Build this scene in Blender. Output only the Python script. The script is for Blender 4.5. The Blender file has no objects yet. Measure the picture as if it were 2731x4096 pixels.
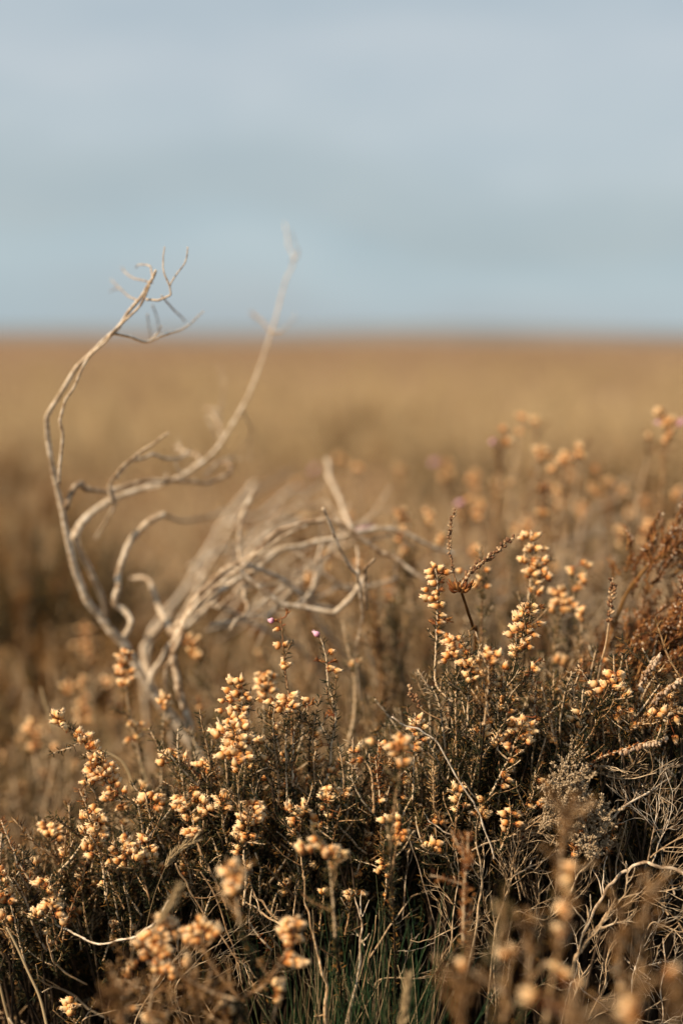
import bpy, math, random
import numpy as np
from mathutils import Vector
random.seed(7); RNG = np.random.default_rng(7)
SC = bpy.context.scene
COL = SC.collection

# ------------------------------------------------------------------ camera
CAM = np.array([0.0, 0.0, 0.50]); PITCH = math.radians(6.876); FPX = 50 / 36 * 4096
cd = bpy.data.cameras.new('camera'); cam = bpy.data.objects.new('camera', cd); COL.objects.link(cam)
cam.location = CAM; cam.rotation_euler = (math.radians(90) - PITCH, 0, 0)
cd.sensor_fit = 'VERTICAL'; cd.sensor_height = 36; cd.sensor_width = 24; cd.lens = 50
cd.clip_start = 0.02; cd.clip_end = 20000
cd.dof.use_dof = True; cd.dof.focus_distance = 0.80; cd.dof.aperture_fstop = 2.6
SC.camera = cam

# ------------------------------------------------------------------ light and sky
SUN_DIR = Vector((-0.66, -0.42, 0.62)).normalized()      # towards the sun
w = bpy.data.worlds.new('World'); SC.world = w; w.use_nodes = True
nt = w.node_tree; nt.nodes.clear(); N = nt.nodes.new; Lk = nt.links.new
out = N('ShaderNodeOutputWorld'); sky = N('ShaderNodeTexSky'); sky.sky_type = 'NISHITA'; sky.sun_disc = False
sky.sun_elevation = math.asin(SUN_DIR.z); sky.sun_rotation = math.atan2(SUN_DIR.x, SUN_DIR.y)
sky.air_density = 1.0; sky.dust_density = 1.5
b1 = N('ShaderNodeBackground'); b1.inputs[1].default_value = 0.07; Lk(sky.outputs[0], b1.inputs[0])
tc = N('ShaderNodeTexCoord'); mp = N('ShaderNodeMapping'); mp.inputs['Scale'].default_value = (1.0, 0.8, 2.6)
mp.inputs['Location'].default_value = (0.55, 0.2, 0.4)
Lk(tc.outputs['Generated'], mp.inputs[0])
no = N('ShaderNodeTexNoise'); no.inputs['Scale'].default_value = 2.6; no.inputs['Detail'].default_value = 3; no.inputs['Roughness'].default_value = 0.5
Lk(mp.outputs[0], no.inputs['Vector'])
sx = N('ShaderNodeSeparateXYZ'); Lk(tc.outputs['Generated'], sx.inputs[0])      # height in the sky: layered cloud sheets
m1 = N('ShaderNodeMath'); m1.operation = 'MULTIPLY_ADD'; Lk(sx.outputs['Z'], m1.inputs[0]); m1.inputs[1].default_value = 2.2
m2 = N('ShaderNodeMath'); m2.operation = 'MULTIPLY_ADD'; Lk(no.outputs['Fac'], m2.inputs[0]); m2.inputs[1].default_value = 0.52; m2.inputs[2].default_value = -0.26
Lk(m2.outputs[0], m1.inputs[2])
cr = N('ShaderNodeValToRGB'); cr.color_ramp.interpolation = 'EASE'; e = cr.color_ramp.elements
e[0].position = 0.0; e[0].color = (.44, .50, .535, 1); e[1].position = 1.0; e[1].color = (.42, .49, .54, 1)
for ps_, c_ in [(.08, (.45, .54, .585)), (.125, (.42, .51, .555)), (.175, (.415, .487, .52)), (.235, (.43, .50, .53)), (.33, (.495, .56, .595)), (.44, (.53, .585, .62)), (.52, (.47, .54, .585)), (.62, (.50, .56, .60))]:
    x_ = e.new(ps_); x_.color = (*c_, 1)
Lk(m1.outputs[0], cr.inputs[0])
n2 = N('ShaderNodeTexNoise'); n2.inputs['Scale'].default_value = 4.2; n2.inputs['Detail'].default_value = 4; n2.inputs['Roughness'].default_value = .55; Lk(mp.outputs[0], n2.inputs['Vector'])
c2 = N('ShaderNodeValToRGB'); c2.color_ramp.elements[0].position = .36; c2.color_ramp.elements[0].color = (.86, .89, .91, 1); c2.color_ramp.elements[1].position = .66; c2.color_ramp.elements[1].color = (1.0, .99, .98, 1); Lk(n2.outputs['Fac'], c2.inputs[0])
mm_ = N('ShaderNodeMixRGB'); mm_.blend_type = 'MULTIPLY'; mm_.inputs[0].default_value = 1; Lk(cr.outputs[0], mm_.inputs[1]); Lk(c2.outputs[0], mm_.inputs[2])
b2 = N('ShaderNodeBackground'); b2.inputs[1].default_value = 0.86; Lk(mm_.outputs[0], b2.inputs[0])
mx = N('ShaderNodeMixShader'); mx.inputs[0].default_value = 0.86
Lk(b1.outputs[0], mx.inputs[1]); Lk(b2.outputs[0], mx.inputs[2]); Lk(mx.outputs[0], out.inputs[0])

sl = bpy.data.lights.new('sun', 'SUN'); so = bpy.data.objects.new('sun', sl); COL.objects.link(so)
sl.energy = 5.0; sl.angle = math.radians(1.5); sl.color = (1.0, 0.80, 0.57)
so.rotation_euler = SUN_DIR.to_track_quat('Z', 'Y').to_euler(); so.location = (-3, -2, 4)
SC.view_settings.view_transform = 'Standard'; SC.view_settings.look = 'None'
SC.view_settings.exposure = 0.42; SC.view_settings.gamma = 1.0
SC.cycles.use_denoising = True
SC.cycles.max_bounces = 6; SC.cycles.diffuse_bounces = 3; SC.cycles.transparent_max_bounces = 8
SC.cycles.caustics_reflective = False; SC.cycles.caustics_refractive = False

# ------------------------------------------------------------------ helpers
cp, sp = math.cos(PITCH), math.sin(PITCH)
RIGHT = np.array([1.0, 0, 0]); UP = np.array([0, sp, cp]); FWD = np.array([0, cp, -sp])
def P(x, y, d):                      # a spot in the photograph at d metres out, in metres
    return CAM + RIGHT * ((x - 1365.5) / FPX * d) + UP * ((2048 - y) / FPX * d) + FWD * d
def mm(px, d=0.8): return px / FPX * d
def nrm(v):
    return v / (np.linalg.norm(v, axis=-1, keepdims=True) + 1e-12)
def rv(): return nrm(RNG.normal(size=3))
def ground_z(x, y):
    r = math.hypot(x, y)
    z = 0.045 + 0.018 * math.sin(3.1 * x + 1.3) * math.cos(2.7 * y) + 0.012 * math.sin(7.3 * x - 2) * math.sin(6.1 * y + 1)
    z *= 1 / (1 + (r / 40) ** 2)
    if r > 12: z += min(1, (r - 12) / 60) * 0.10 * math.sin(x * 0.05 + 1) * math.cos(y * 0.043)
    if r > 250: z += min(1, (r - 250) / 500) * min(r, 3000) * .0016 * max(0, .35 + math.sin(math.atan2(x, y) * -2.2 + .2) + .35 * math.sin(math.atan2(x, y) * 17) + .2 * math.sin(math.atan2(x, y) * 31 + 1))
    return z

def catmull(pts, n):
    pts = np.asarray(pts, float)
    if len(pts) < 3:
        t = np.linspace(0, 1, n)[:, None]; return pts[0] * (1 - t) + pts[-1] * t
    e = np.vstack([2 * pts[0] - pts[1], pts, 2 * pts[-1] - pts[-2]])
    k = len(pts) - 1; u = np.linspace(0, k - 1e-6, n); i = u.astype(int); t = (u - i)[:, None]
    a, b, c, d = e[i], e[i + 1], e[i + 2], e[i + 3]
    return 0.5 * (2 * b + (c - a) * t + (2 * a - 5 * b + 4 * c - d) * t ** 2 + (3 * b - a - 3 * c + d) * t ** 3)

class MB:
    def __init__(s): s.v = []; s.q = []; s.t = []; s.r = []; s.qm = []; s.tm = []; s.n = 0
    def add(s, v, q=None, t=None, m=0, r=0.5):
        v = np.asarray(v, float).reshape(-1, 3)
        if q is not None and len(q): s.q.append(np.asarray(q) + s.n); s.qm.append(np.full(len(q), m))
        if t is not None and len(t): s.t.append(np.asarray(t) + s.n); s.tm.append(np.full(len(t), m))
        s.v.append(v); s.r.append(np.broadcast_to(r, (len(v),)).astype(float)); s.n += len(v)
    def tube(s, pts, r, sides=6, m=0, rnd=None, knob=0.0):
        pts = np.asarray(pts, float); n = len(pts)
        r = np.broadcast_to(np.asarray(r, float), (n,)).copy()
        if knob: r *= 1 + knob * RNG.normal(size=n)
        T = nrm(np.gradient(pts, axis=0)); a = nrm(np.cross(T[0], [0.3, 0.5, 0.8])); A = [a]
        for k in range(1, n):
            a = a - T[k] * np.dot(a, T[k]); a = a / (np.linalg.norm(a) + 1e-12); A.append(a)
        A = np.array(A); B = np.cross(T, A)
        th = np.arange(sides) * 2 * math.pi / sides
        rr = r[:, None, None]
        if knob: rr = rr * (1 + knob * 0.8 * RNG.normal(size=(n, sides, 1)))
        V = pts[:, None] + rr * (np.cos(th)[None, :, None] * A[:, None] + np.sin(th)[None, :, None] * B[:, None])
        V = V.reshape(-1, 3)
        i = np.arange(n - 1)[:, None] * sides; j = np.arange(sides)[None]; j2 = (j + 1) % sides
        Q = np.stack([i + j, i + j2, i + sides + j2, i + sides + j], -1).reshape(-1, 4)
        V = np.vstack([V, pts[0] - T[0] * r[0] * .5, pts[-1] + T[-1] * r[-1] * .5]); c0 = n * sides
        jj = np.arange(sides); k2 = (jj + 1) % sides
        t = np.vstack([np.stack([k2, jj, np.full(sides, c0)], -1), np.stack([(n - 1) * sides + jj, (n - 1) * sides + k2, np.full(sides, c0 + 1)], -1)])
        s.add(V, Q, t, m, RNG.random() if rnd is None else rnd)
    def spikes(s, Pp, D, L, W, m=0, rnd=None, curve=0.18):      # needle leaves, all at once
        Pp = np.asarray(Pp, float); n = len(Pp)
        if n == 0: return
        D = nrm(np.asarray(D, float)); L = np.broadcast_to(L, (n,))[:, None]; W = np.broadcast_to(W, (n,))[:, None]
        A = nrm(np.cross(D, RNG.normal(size=(n, 3)))); B = np.cross(D, A)
        C = nrm(np.array([0, 0, 1.0]) + 0.5 * RNG.normal(size=(n, 3))) * L * curve
        vs = []
        for k in range(3):
            a = k * 2.0944; vs.append(Pp + W * .35 * (math.cos(a) * A + math.sin(a) * B))
        for k in range(3):
            a = k * 2.0944; vs.append(Pp + D * L * .55 + C * .3 + W * .5 * (math.cos(a) * A + math.sin(a) * B))
        vs.append(Pp + D * L + C)
        V = np.stack(vs, 1).reshape(-1, 3); b = (np.arange(n) * 7)[:, None]
        Q = np.concatenate([b + np.array([[k, (k + 1) % 3, 3 + (k + 1) % 3, 3 + k]]) for k in range(3)])
        T = np.concatenate([b + np.array([[3 + k, 3 + (k + 1) % 3, 6]]) for k in range(3)])
        r = RNG.random(n) if rnd is None else np.broadcast_to(rnd, (n,))
        s.add(V, Q, T, m, np.repeat(r, 7))
    def beads(s, Pp, D, L, R, m=0, rnd=None):                    # small seed capsules / scale leaves
        Pp = np.asarray(Pp, float); n = len(Pp)
        if n == 0: return
        D = nrm(np.asarray(D, float)); L = np.broadcast_to(L, (n,))[:, None]; R = np.broadcast_to(R, (n,))[:, None]
        A = nrm(np.cross(D, RNG.normal(size=(n, 3)))); B = np.cross(D, A); S = 5
        vs = [Pp]
        for (z, q) in ((.25, .8), (.65, 1.0)):
            for k in range(S):
                a = k * 2 * math.pi / S; vs.append(Pp + D * L * z + R * q * (math.cos(a) * A + math.sin(a) * B))
        vs.append(Pp + D * L)
        V = np.stack(vs, 1).reshape(-1, 3); K = 2 * S + 2; b = (np.arange(n) * K)[:, None]
        Q = np.concatenate([b + np.array([[1 + k, 1 + (k + 1) % S, 1 + S + (k + 1) % S, 1 + S + k]]) for k in range(S)])
        T = np.concatenate([b + np.array([[0, 1 + (k + 1) % S, 1 + k]]) for k in range(S)] + [b + np.array([[1 + S + k, 1 + S + (k + 1) % S, K - 1]]) for k in range(S)])
        r = RNG.random(n) if rnd is None else np.broadcast_to(rnd, (n,))
        s.add(V, Q, T, m, np.repeat(r, K))
    def mesh(s, name, mats, origin=None, smooth=True):
        V = np.vstack(s.v) if s.v else np.zeros((0, 3))
        if origin is not None: V = V - origin
        me = bpy.data.meshes.new(name)
        Q = np.vstack(s.q) if s.q else np.zeros((0, 4), int); T = np.vstack(s.t) if s.t else np.zeros((0, 3), int)
        me.vertices.add(len(V)); me.vertices.foreach_set('co', V.astype(np.float32).ravel())
        loops = np.concatenate([Q.ravel(), T.ravel()]); me.loops.add(len(loops)); me.loops.foreach_set('vertex_index', loops.astype(np.int32))
        me.polygons.add(len(Q) + len(T))
        st = np.concatenate([np.arange(len(Q)) * 4, len(Q) * 4 + np.arange(len(T)) * 3])
        me.polygons.foreach_set('loop_start', st.astype(np.int32))
        mi = np.concatenate(s.qm + s.tm) if (s.qm or s.tm) else np.zeros(0)
        me.polygons.foreach_set('material_index', mi.astype(np.int32))
        me.polygons.foreach_set('use_smooth', np.full(len(Q) + len(T), smooth))
        me.update(calc_edges=True)
        at = me.attributes.new('rnd', 'FLOAT', 'POINT'); at.data.foreach_set('value', np.concatenate(s.r).astype(np.float32))
        for m in mats: me.materials.append(m)
        return me
    def build(s, name, mats, parent=None):
        if not isinstance(mats, (list, tuple)): mats = [mats]
        org = np.array(parent.location) if parent is not None else None
        o = bpy.data.objects.new(name, s.mesh(name, mats, org)); COL.objects.link(o)
        if parent is not None: o.parent = parent
        return o

def tag(o, label=None, cat=None, group=None, kind=None):
    if label: o['label'] = label
    if cat: o['category'] = cat
    if group: o['group'] = group
    if kind: o['kind'] = kind
    return o
def thing(name, label, cat, loc, group=None):
    o = bpy.data.objects.new(name, None); COL.objects.link(o); o.location = loc; o.empty_display_size = 0.01
    return tag(o, label, cat, group)

# ------------------------------------------------------------------ materials
def mat(name, stops, rough=0.75, noise=None, trans=0.0, spec=0.2, bump=0.0, attr=True, objrand=False, nscale=(1, 1, 1)):
    m = bpy.data.materials.new(name); m.use_nodes = True; nt = m.node_tree; nt.nodes.clear(); N = nt.nodes.new; L = nt.links.new
    o = N('ShaderNodeOutputMaterial'); p = N('ShaderNodeBsdfPrincipled'); p.inputs['Roughness'].default_value = rough
    p.inputs['Specular IOR Level'].default_value = spec
    r = N('ShaderNodeValToRGB'); el = r.color_ramp.elements
    el[0].position, el[0].color = stops[0][0], (*stops[0][1], 1); el[1].position, el[1].color = stops[-1][0], (*stops[-1][1], 1)
    for ps, c in stops[1:-1]: x = el.new(ps); x.color = (*c, 1)
    fac = None
    if objrand: oi = N('ShaderNodeObjectInfo'); fac = oi.outputs['Random']
    elif attr: a = N('ShaderNodeAttribute'); a.attribute_name = 'rnd'; fac = a.outputs['Fac']
    if noise:
        t = N('ShaderNodeTexCoord'); mpn = N('ShaderNodeMapping'); mpn.inputs['Scale'].default_value = nscale
        n = N('ShaderNodeTexNoise'); n.inputs['Scale'].default_value = noise; n.inputs['Detail'].default_value = 5; n.inputs['Roughness'].default_value = .6
        L(t.outputs['Object'], mpn.inputs[0]); L(mpn.outputs[0], n.inputs['Vector'])
        if fac is not None:
            mx = N('ShaderNodeMath'); mx.operation = 'MULTIPLY_ADD'; L(n.outputs['Fac'], mx.inputs[0]); mx.inputs[1].default_value = 1.3
            m2 = N('ShaderNodeMath'); m2.operation = 'MULTIPLY_ADD'; L(fac, m2.inputs[0]); m2.inputs[1].default_value = 0.55; m2.inputs[2].default_value = -0.42
            L(m2.outputs[0], mx.inputs[2]); fac = mx.outputs[0]
        else: fac = n.outputs['Fac']
        if bump:
            bp = N('ShaderNodeBump'); bp.inputs['Strength'].default_value = bump; bp.inputs['Distance'].default_value = 0.0006
            L(n.outputs['Fac'], bp.inputs['Height']); L(bp.outputs[0], p.inputs['Normal'])
    if fac is not None: L(fac, r.inputs[0])
    L(r.outputs[0], p.inputs['Base Color'])
    if trans:
        tr = N('ShaderNodeBsdfTranslucent'); L(r.outputs[0], tr.inputs[0]); ms = N('ShaderNodeMixShader'); ms.inputs[0].default_value = trans
        L(p.outputs[0], ms.inputs[1]); L(tr.outputs[0], ms.inputs[2]); L(ms.outputs[0], o.inputs[0])
    else: L(p.outputs[0], o.inputs[0])
    return m
M = {}
M['wood'] = mat('weathered_wood', [(.22, (.09, .05, .024)), (.38, (.29, .20, .125)), (.55, (.52, .41, .29)), (.8, (.74, .64, .51))], .8, 210, bump=1.0)
M['stem'] = mat('sprig_stem', [(.2, (.19, .095, .04)), (.5, (.42, .27, .14)), (.8, (.60, .46, .30))], .7, 420, bump=.5)
M['shade_stem'] = mat('shaded_stem', [(.2, (.016, .010, .006)), (.8, (.07, .045, .026))], .85, 300)  # lower stems, their colour darkened to stand for shade in the gaps
M['twig'] = mat('grey_twig', [(.2, (.17, .10, .045)), (.5, (.41, .285, .165)), (.85, (.63, .50, .34))], .8, 350, bump=.6)
M['pedicel'] = mat('flower_stalk', [(0, (.22, .055, .02)), (1, (.36, .14, .05))], .6)
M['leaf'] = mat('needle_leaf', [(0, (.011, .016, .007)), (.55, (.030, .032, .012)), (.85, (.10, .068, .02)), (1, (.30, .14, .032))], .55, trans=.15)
M['rust'] = mat('rust_leaf', [(0, (.09, .026, .009)), (.5, (.24, .082, .024)), (1, (.50, .23, .07))], .6, trans=.2)
M['brown'] = mat('brown_leaf', [(0, (.05, .021, .007)), (.5, (.16, .073, .022)), (1, (.40, .22, .075))], .65, trans=.2)
M['olive'] = mat('olive_leaf', [(0, (.022, .026, .010)), (.5, (.07, .064, .022)), (1, (.25, .16, .06))], .65, trans=.2)
M['pale'] = mat('frosted_leaf', [(0, (.17, .115, .06)), (.5, (.36, .265, .16)), (1, (.60, .47, .32))], .75, trans=.15)
M['grass'] = mat('green_grass', [(0, (.018, .045, .020)), (.6, (.042, .10, .038)), (1, (.15, .15, .07))], .5, trans=.3)
M['straw'] = mat('straw_grass', [(0, (.32, .22, .11)), (1, (.62, .47, .27))], .6, trans=.3)
M['tan'] = mat('tan_leaf', [(0, (.22, .11, .04)), (.5, (.42, .25, .10)), (1, (.66, .46, .24))], .7, trans=.2)
M['white'] = mat('pale_ling_flower', [(0, (.30, .17, .09)), (1, (.72, .56, .40))], .6, trans=.2)
M['seed'] = mat('brown_seed', [(0, (.09, .04, .02)), (.6, (.22, .11, .05)), (1, (.50, .35, .2))], .7)

def bell_material(name, base, body, tip, base2, body2):
    m = bpy.data.materials.new(name); m.use_nodes = True; nt = m.node_tree; nt.nodes.clear(); N = nt.nodes.new; L = nt.links.new
    o = N('ShaderNodeOutputMaterial'); p = N('ShaderNodeBsdfPrincipled'); p.inputs['Roughness'].default_value = .5; p.inputs['Specular IOR Level'].default_value = .3
    t = N('ShaderNodeTexCoord'); sx = N('ShaderNodeSeparateXYZ'); L(t.outputs['Object'], sx.inputs[0])
    mr = N('ShaderNodeMapRange'); mr.inputs[1].default_value = 0; mr.inputs[2].default_value = .0052; L(sx.outputs['Z'], mr.inputs[0])
    n = N('ShaderNodeTexNoise'); n.inputs['Scale'].default_value = 700; n.inputs['Detail'].default_value = 3; L(t.outputs['Object'], n.inputs['Vector'])
    ad = N('ShaderNodeMath'); ad.operation = 'MULTIPLY_ADD'; L(n.outputs['Fac'], ad.inputs[0]); ad.inputs[1].default_value = .5
    ad2 = N('ShaderNodeMath'); ad2.operation = 'ADD'; L(mr.outputs[0], ad2.inputs[0]); ad2.inputs[1].default_value = -.25; L(ad2.outputs[0], ad.inputs[2])
    def ramp(cols):
        r = N('ShaderNodeValToRGB'); el = r.color_ramp.elements; el[0].color = (*cols[0], 1); el[1].color = (*cols[2], 1); el[1].position = .95
        x = el.new(.38); x.color = (*cols[1], 1); L(ad.outputs[0], r.inputs[0]); return r
    r1 = ramp((base, body, tip)); r2 = ramp((base2, body2, tip)); oi = N('ShaderNodeObjectInfo')
    mc = N('ShaderNodeMixRGB'); L(oi.outputs['Random'], mc.inputs[0]); L(r1.outputs[0], mc.inputs[1]); L(r2.outputs[0], mc.inputs[2])
    L(mc.outputs[0], p.inputs['Base Color']); tr = N('ShaderNodeBsdfTranslucent'); L(mc.outputs[0], tr.inputs[0])
    ms = N('ShaderNodeMixShader'); ms.inputs[0].default_value = .22; L(p.outputs[0], ms.inputs[1]); L(tr.outputs[0], ms.inputs[2]); L(ms.outputs[0], o.inputs[0])
    return m
M['bell'] = bell_material('dry_bell', (.34, .08, .012), (.76, .30, .06), (.96, .74, .46), (.62, .22, .035), (.95, .60, .24))
M['pink'] = bell_material('pink_bell', (.62, .22, .35), (.80, .42, .60), (.85, .58, .68), (.6, .25, .4), (.78, .45, .6))
M['hole'] = mat('bell_mouth', [(0, (.10, .03, .01)), (1, (.16, .06, .02))], .9)

# ------------------------------------------------------------------ bell flower meshes
def bell_mesh(k, pinkish=False):
    rg = np.random.default_rng(50 + k); S = 10; b = MB(); fat = (1.0, .88, 1.08, .95, 1.0)[k % 5]; ln = (1.0, 1.08, .92, 1.0, 1.04)[k % 5]
    prof = [(0, .45), (.35, 1.15), (1.1, 1.68), (2.1, 1.80), (3.0, 1.52), (3.8, 1.02), (4.25, .84)]
    V = []
    ph = rg.random() * 6
    for i, (z, r) in enumerate(prof):
        for j in range(S):
            a = 2 * math.pi * j / S; rr = r * fat * (1 + .05 * math.cos(5 * a + ph) + .05 * math.cos(a * 2 + ph))
            V.append((rr * math.cos(a) + .12 * math.sin(z + ph), rr * math.sin(a), z * ln))
    for j in range(S):      # flared lobes of the mouth
        a = 2 * math.pi * j / S; up = j % 2 == 0
        r = 1.05 if up else .75; V.append((r * math.cos(a) + .1, r * math.sin(a), (5.45 + rg.random() * .35 if up else 4.5) * ln))
    for (z, r) in ((4.2, .66), (3.4, .6)):
        for j in range(S):
            a = 2 * math.pi * j / S; V.append((r * math.cos(a), r * math.sin(a), z * ln))
    V = np.array(V) * .001; n = len(prof) + 3
    def q(i): return [[i * S + j, i * S + (j + 1) % S, (i + 1) * S + (j + 1) % S, (i + 1) * S + j] for j in range(S)]
    Q = sum([q(i) for i in range(n - 2)], []); b.add(V, Q, None, 0)
    b.add(V[(n - 2) * S:], q(0), None, 1)
    b.add(np.vstack([V[-S:], [[0, 0, .0034]]]), None, [[j, (j + 1) % S, S] for j in range(S)], 1)
    a = np.arange(4) * math.pi / 2 + .4; D = np.stack([np.cos(a) * 1.0, np.sin(a) * 1.0, np.full(4, .75)], 1)
    b.spikes(np.stack([np.cos(a) * .0006, np.sin(a) * .0006, np.full(4, 0)], 1), D, .0021, .0010, 2, curve=.3)   # sepals
    if k % 5 in (1, 3):   # style poking out
        b.tube([(0.0001, 0, .0035), (.0002, 0, .0062)], [.00016, .0001], 4, 2)
    return b.mesh('bell_flower', [M['pink' if pinkish else 'bell'], M['hole'], M['pedicel']])
BELLS = [bell_mesh(k) for k in range(5)]; PINKS = [bell_mesh(k, True) for k in (1, 2)]
PEDL = 0.0042
def put_bell(parent, base, direction, scale, pink=False):
    o = bpy.data.objects.new('bell_flower', random.choice(PINKS if pink else BELLS)); COL.objects.link(o); o.parent = parent
    o.location = Vector(base) - parent.location; q = Vector(direction).to_track_quat('Z', 'Y'); o.rotation_mode = 'QUATERNION'
    from mathutils import Quaternion
    o.rotation_quaternion = q @ Quaternion((0, 0, 1), random.random() * 6.28); sq = random.uniform(.92, 1.16); o.scale = (scale * sq, scale * sq * random.uniform(.86, 1), scale * random.uniform(.84, 1.06))
    if pink: o['label'] = 'pink bell not yet dried'
    return o

HEROES = []; TAKEN = set()
def tell(prefix, x, y, fallback):      # says which look-alike this is by the named plant it stands next to
    for (hx, hy, lab) in sorted(HEROES, key=lambda h: (h[0] - x) ** 2 + (h[1] - y) ** 2)[:60]:
        dx, dy = x - hx, y - hy; side = ('left of' if dx < 0 else 'right of') if abs(dx) > abs(dy) else ('above' if dy < 0 else 'below')
        t = f'{prefix} {side} the {lab}'
        if len(t.split()) <= 16 and (side, lab) not in TAKEN: TAKEN.add((side, lab)); return t
    return fallback
# ------------------------------------------------------------------ plants
def whorls(pts, spacing, per, length, width, lean=.55, jit=.25, skip=0.0):
    pts = np.asarray(pts); seg = np.linalg.norm(np.diff(pts, axis=0), axis=1); s = np.concatenate([[0], np.cumsum(seg)])
    if s[-1] < spacing: return np.zeros((0, 3)), np.zeros((0, 3)), np.zeros(0)
    us = np.arange(spacing * .5, s[-1], spacing); us = us + RNG.uniform(-.3, .3, len(us)) * spacing
    X = np.stack([np.interp(us, s, pts[:, k]) for k in range(3)], 1); T = nrm(np.stack([np.interp(us, s, np.gradient(pts[:, k])) for k in range(3)], 1))
    X = np.repeat(X, per, 0); T = np.repeat(T, per, 0); n = len(X)
    R = RNG.normal(size=(n, 3)); R = nrm(R - T * np.sum(R * T, 1, keepdims=True))
    D = nrm(T * lean + R + jit * RNG.normal(size=(n, 3))); L = length * RNG.uniform(.65, 1.15, n)
    X = X + RNG.normal(size=(n, 3)) * spacing * .15
    if skip: k = RNG.random(n) > skip; X, D, L = X[k], D[k], L[k]
    return X, D, L

def curvy(p0, dirn, length, n=6, curl=.25, up=.15):
    pts = [np.array(p0, float)]; d = nrm(np.array(dirn, float)); st = length / (n - 1)
    for _ in range(n - 1):
        d = nrm(d + curl * RNG.normal(size=3) * .5 + np.array([0, 0, up]) * .3); pts.append(pts[-1] + d * st)
    return np.array(pts)

def base_of(last, back=.14):
    q = last + FWD * back * .6; q = np.array([q[0], q[1] + back * .5, 0]); q[2] = ground_z(q[0], q[1]) - .004; return q

LEAVES = {'g': ('leaf', .0046, .00062), 'b': ('brown', .0042, .0007), 'r': ('rust', .004, .0008), 'o': ('olive', .0045, .0007), 'p': ('pale', .003, .0009)}
def sprig(label, d, path, clusters=(), leaf='g', dens=1.0, side=1.0, pink=(), rust=(), rad=3.2, d1=None, group=None, root=True, top=0.12, bs=1.0, hero=True, back=.14):
    if hero and len(label.split()) <= 11: HEROES.append((*path[0], label))
    d1 = d if d1 is None else d1; k = len(path); pts = [P(x, y, d + (d1 - d) * i / (k - 1)) for i, (x, y) in enumerate(path)]
    bp = base_of(pts[-1], back) if root else pts[-1]
    vis = catmull(pts, 12 * k); C = vis + RNG.normal(size=vis.shape) * .00012
    t = thing('heather_sprig', label, 'heather sprig', bp, group or 'flowering heather sprigs')
    st = MB(); r = np.linspace(mm(rad * .62), mm(rad * 1.35), len(C)); st.tube(C, r, 6, 0, knob=.10)
    if root and bp[2] < pts[-1][2]:
        low = catmull([C[-2], C[-1] * .5 + bp * .5 + FWD * .02 + RNG.normal(size=3) * .006, bp], 12); st.tube(low, np.linspace(r[-1], r[-1] * 1.1, 12), 5, 2, knob=.1)
    lf = MB(); key, ll, lw = LEAVES[leaf]
    tot = len(vis); i0 = int(tot * top)
    X, D, L = whorls(vis[i0:][::-1], .0036, max(1, int(round(5 * dens))), ll, lw); lf.spikes(X, D, L, lw)
    if root:
        if bp[2] < pts[-1][2]: X, D, L = whorls(low[::-1], .004, 5, ll, lw, skip=.2); lf.spikes(X, D, L, lw, m=2)
    # leafy side shoots
    ns = int(side * tot / 12 * 2.2)
    for _ in range(ns):
        i = random.randint(int(tot * max(.25, top)), tot - 2); tan = nrm(vis[i - 1] - vis[i + 1] if i + 1 < tot else vis[i - 2] - vis[i])
        c = curvy(vis[i], tan * .8 + rv() * .8, random.uniform(.008, .022), 6, .25, .3)
        st.tube(c, np.linspace(.00042, .0003, 6), 5, 0); X, D, L = whorls(c, .0026, 4, ll * .9, lw); lf.spikes(X, D, L, lw * .9)
    for (x, y, ln) in rust:           # rusty leaf buds
        c = P(x, y, d); i = int(np.argmin(np.linalg.norm(vis - (c - np.array([0, 0, mm(ln)])), axis=1)))
        c2 = catmull([vis[i], (vis[i] + c) / 2 + rv() * .001, c], 8); st.tube(c2, .00035, 5, 1)
        X, D, L = whorls(c2[3:], .0013, 5, .0034, .0008, lean=1.6); lf.spikes(X, D, L, .0009, m=1)
    placed = []
    for (x, y, rr, n) in [(*c, ) for c in clusters] + [(px_, py_, -1, 1) for px_, py_ in pink]:
        isp = rr < 0; rr = max(rr, 0)
        c0 = P(x, y, d); i = int(np.argmin(np.linalg.norm(vis - c0, axis=1))); dd = np.dot(vis[i] - CAM, FWD); c0 = P(x, y, dd); rad3 = mm(rr, dd)
        off = np.linalg.norm(c0 - vis[i])
        hub = vis[i]
        if off > rad3 * .8 + .004 and n > 1:     # a short side shoot carries the cluster
            j = min(tot - 1, i + 8); hub = c0 + (vis[j] - c0) * .12; c = catmull([vis[j], (vis[j] + hub) / 2 + (c0 - vis[i]) * .12, hub], 8); st.tube(c, np.linspace(.0006, .00042, 8), 5, 0)
            X, D, L = whorls(c, .003, 3, ll, lw); lf.spikes(X, D, L, lw)
        for b in range(int(round(n * 1.35)) if n > 1 else 1):
            for tr in range(14):
                if n == 1: c = c0; break
                o = rv() * rad3 * random.uniform(.35, 1) ; o[1] *= .8
                c = c0 + o
                if all(np.linalg.norm(c - q) > .0036 * bs for q in placed): break
            placed.append(c)
            if off > rad3 * .8 + .004 and n > 1: at = hub + (c - hub) * .05 - np.array([0, 0, .001])
            else:
                ii = int(np.argmin(np.linalg.norm(vis - c, axis=1))); ii = min(tot - 1, ii + random.randint(0, 2)); at = vis[ii]
            dr = nrm(c - at); dr = nrm(dr + .35 * rv() + np.array([0, -.12, .22]) * random.uniform(-.2, 1)); sc = random.uniform(.84, 1.17) * bs
            bb = c - dr * .0025 * sc
            st.tube(catmull([at, at + (bb - at) * .5 + dr * .0006, bb + dr * .0002], 5), .00024, 4, 1)
            put_bell(t, bb, dr, sc, isp)
    st.build('stem', [M['stem'], M['pedicel'], M['shade_stem']], t)
    if lf.v: lf.build('foliage', [M[key], M['rust'], M['leaf']], t)
    return t

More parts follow.
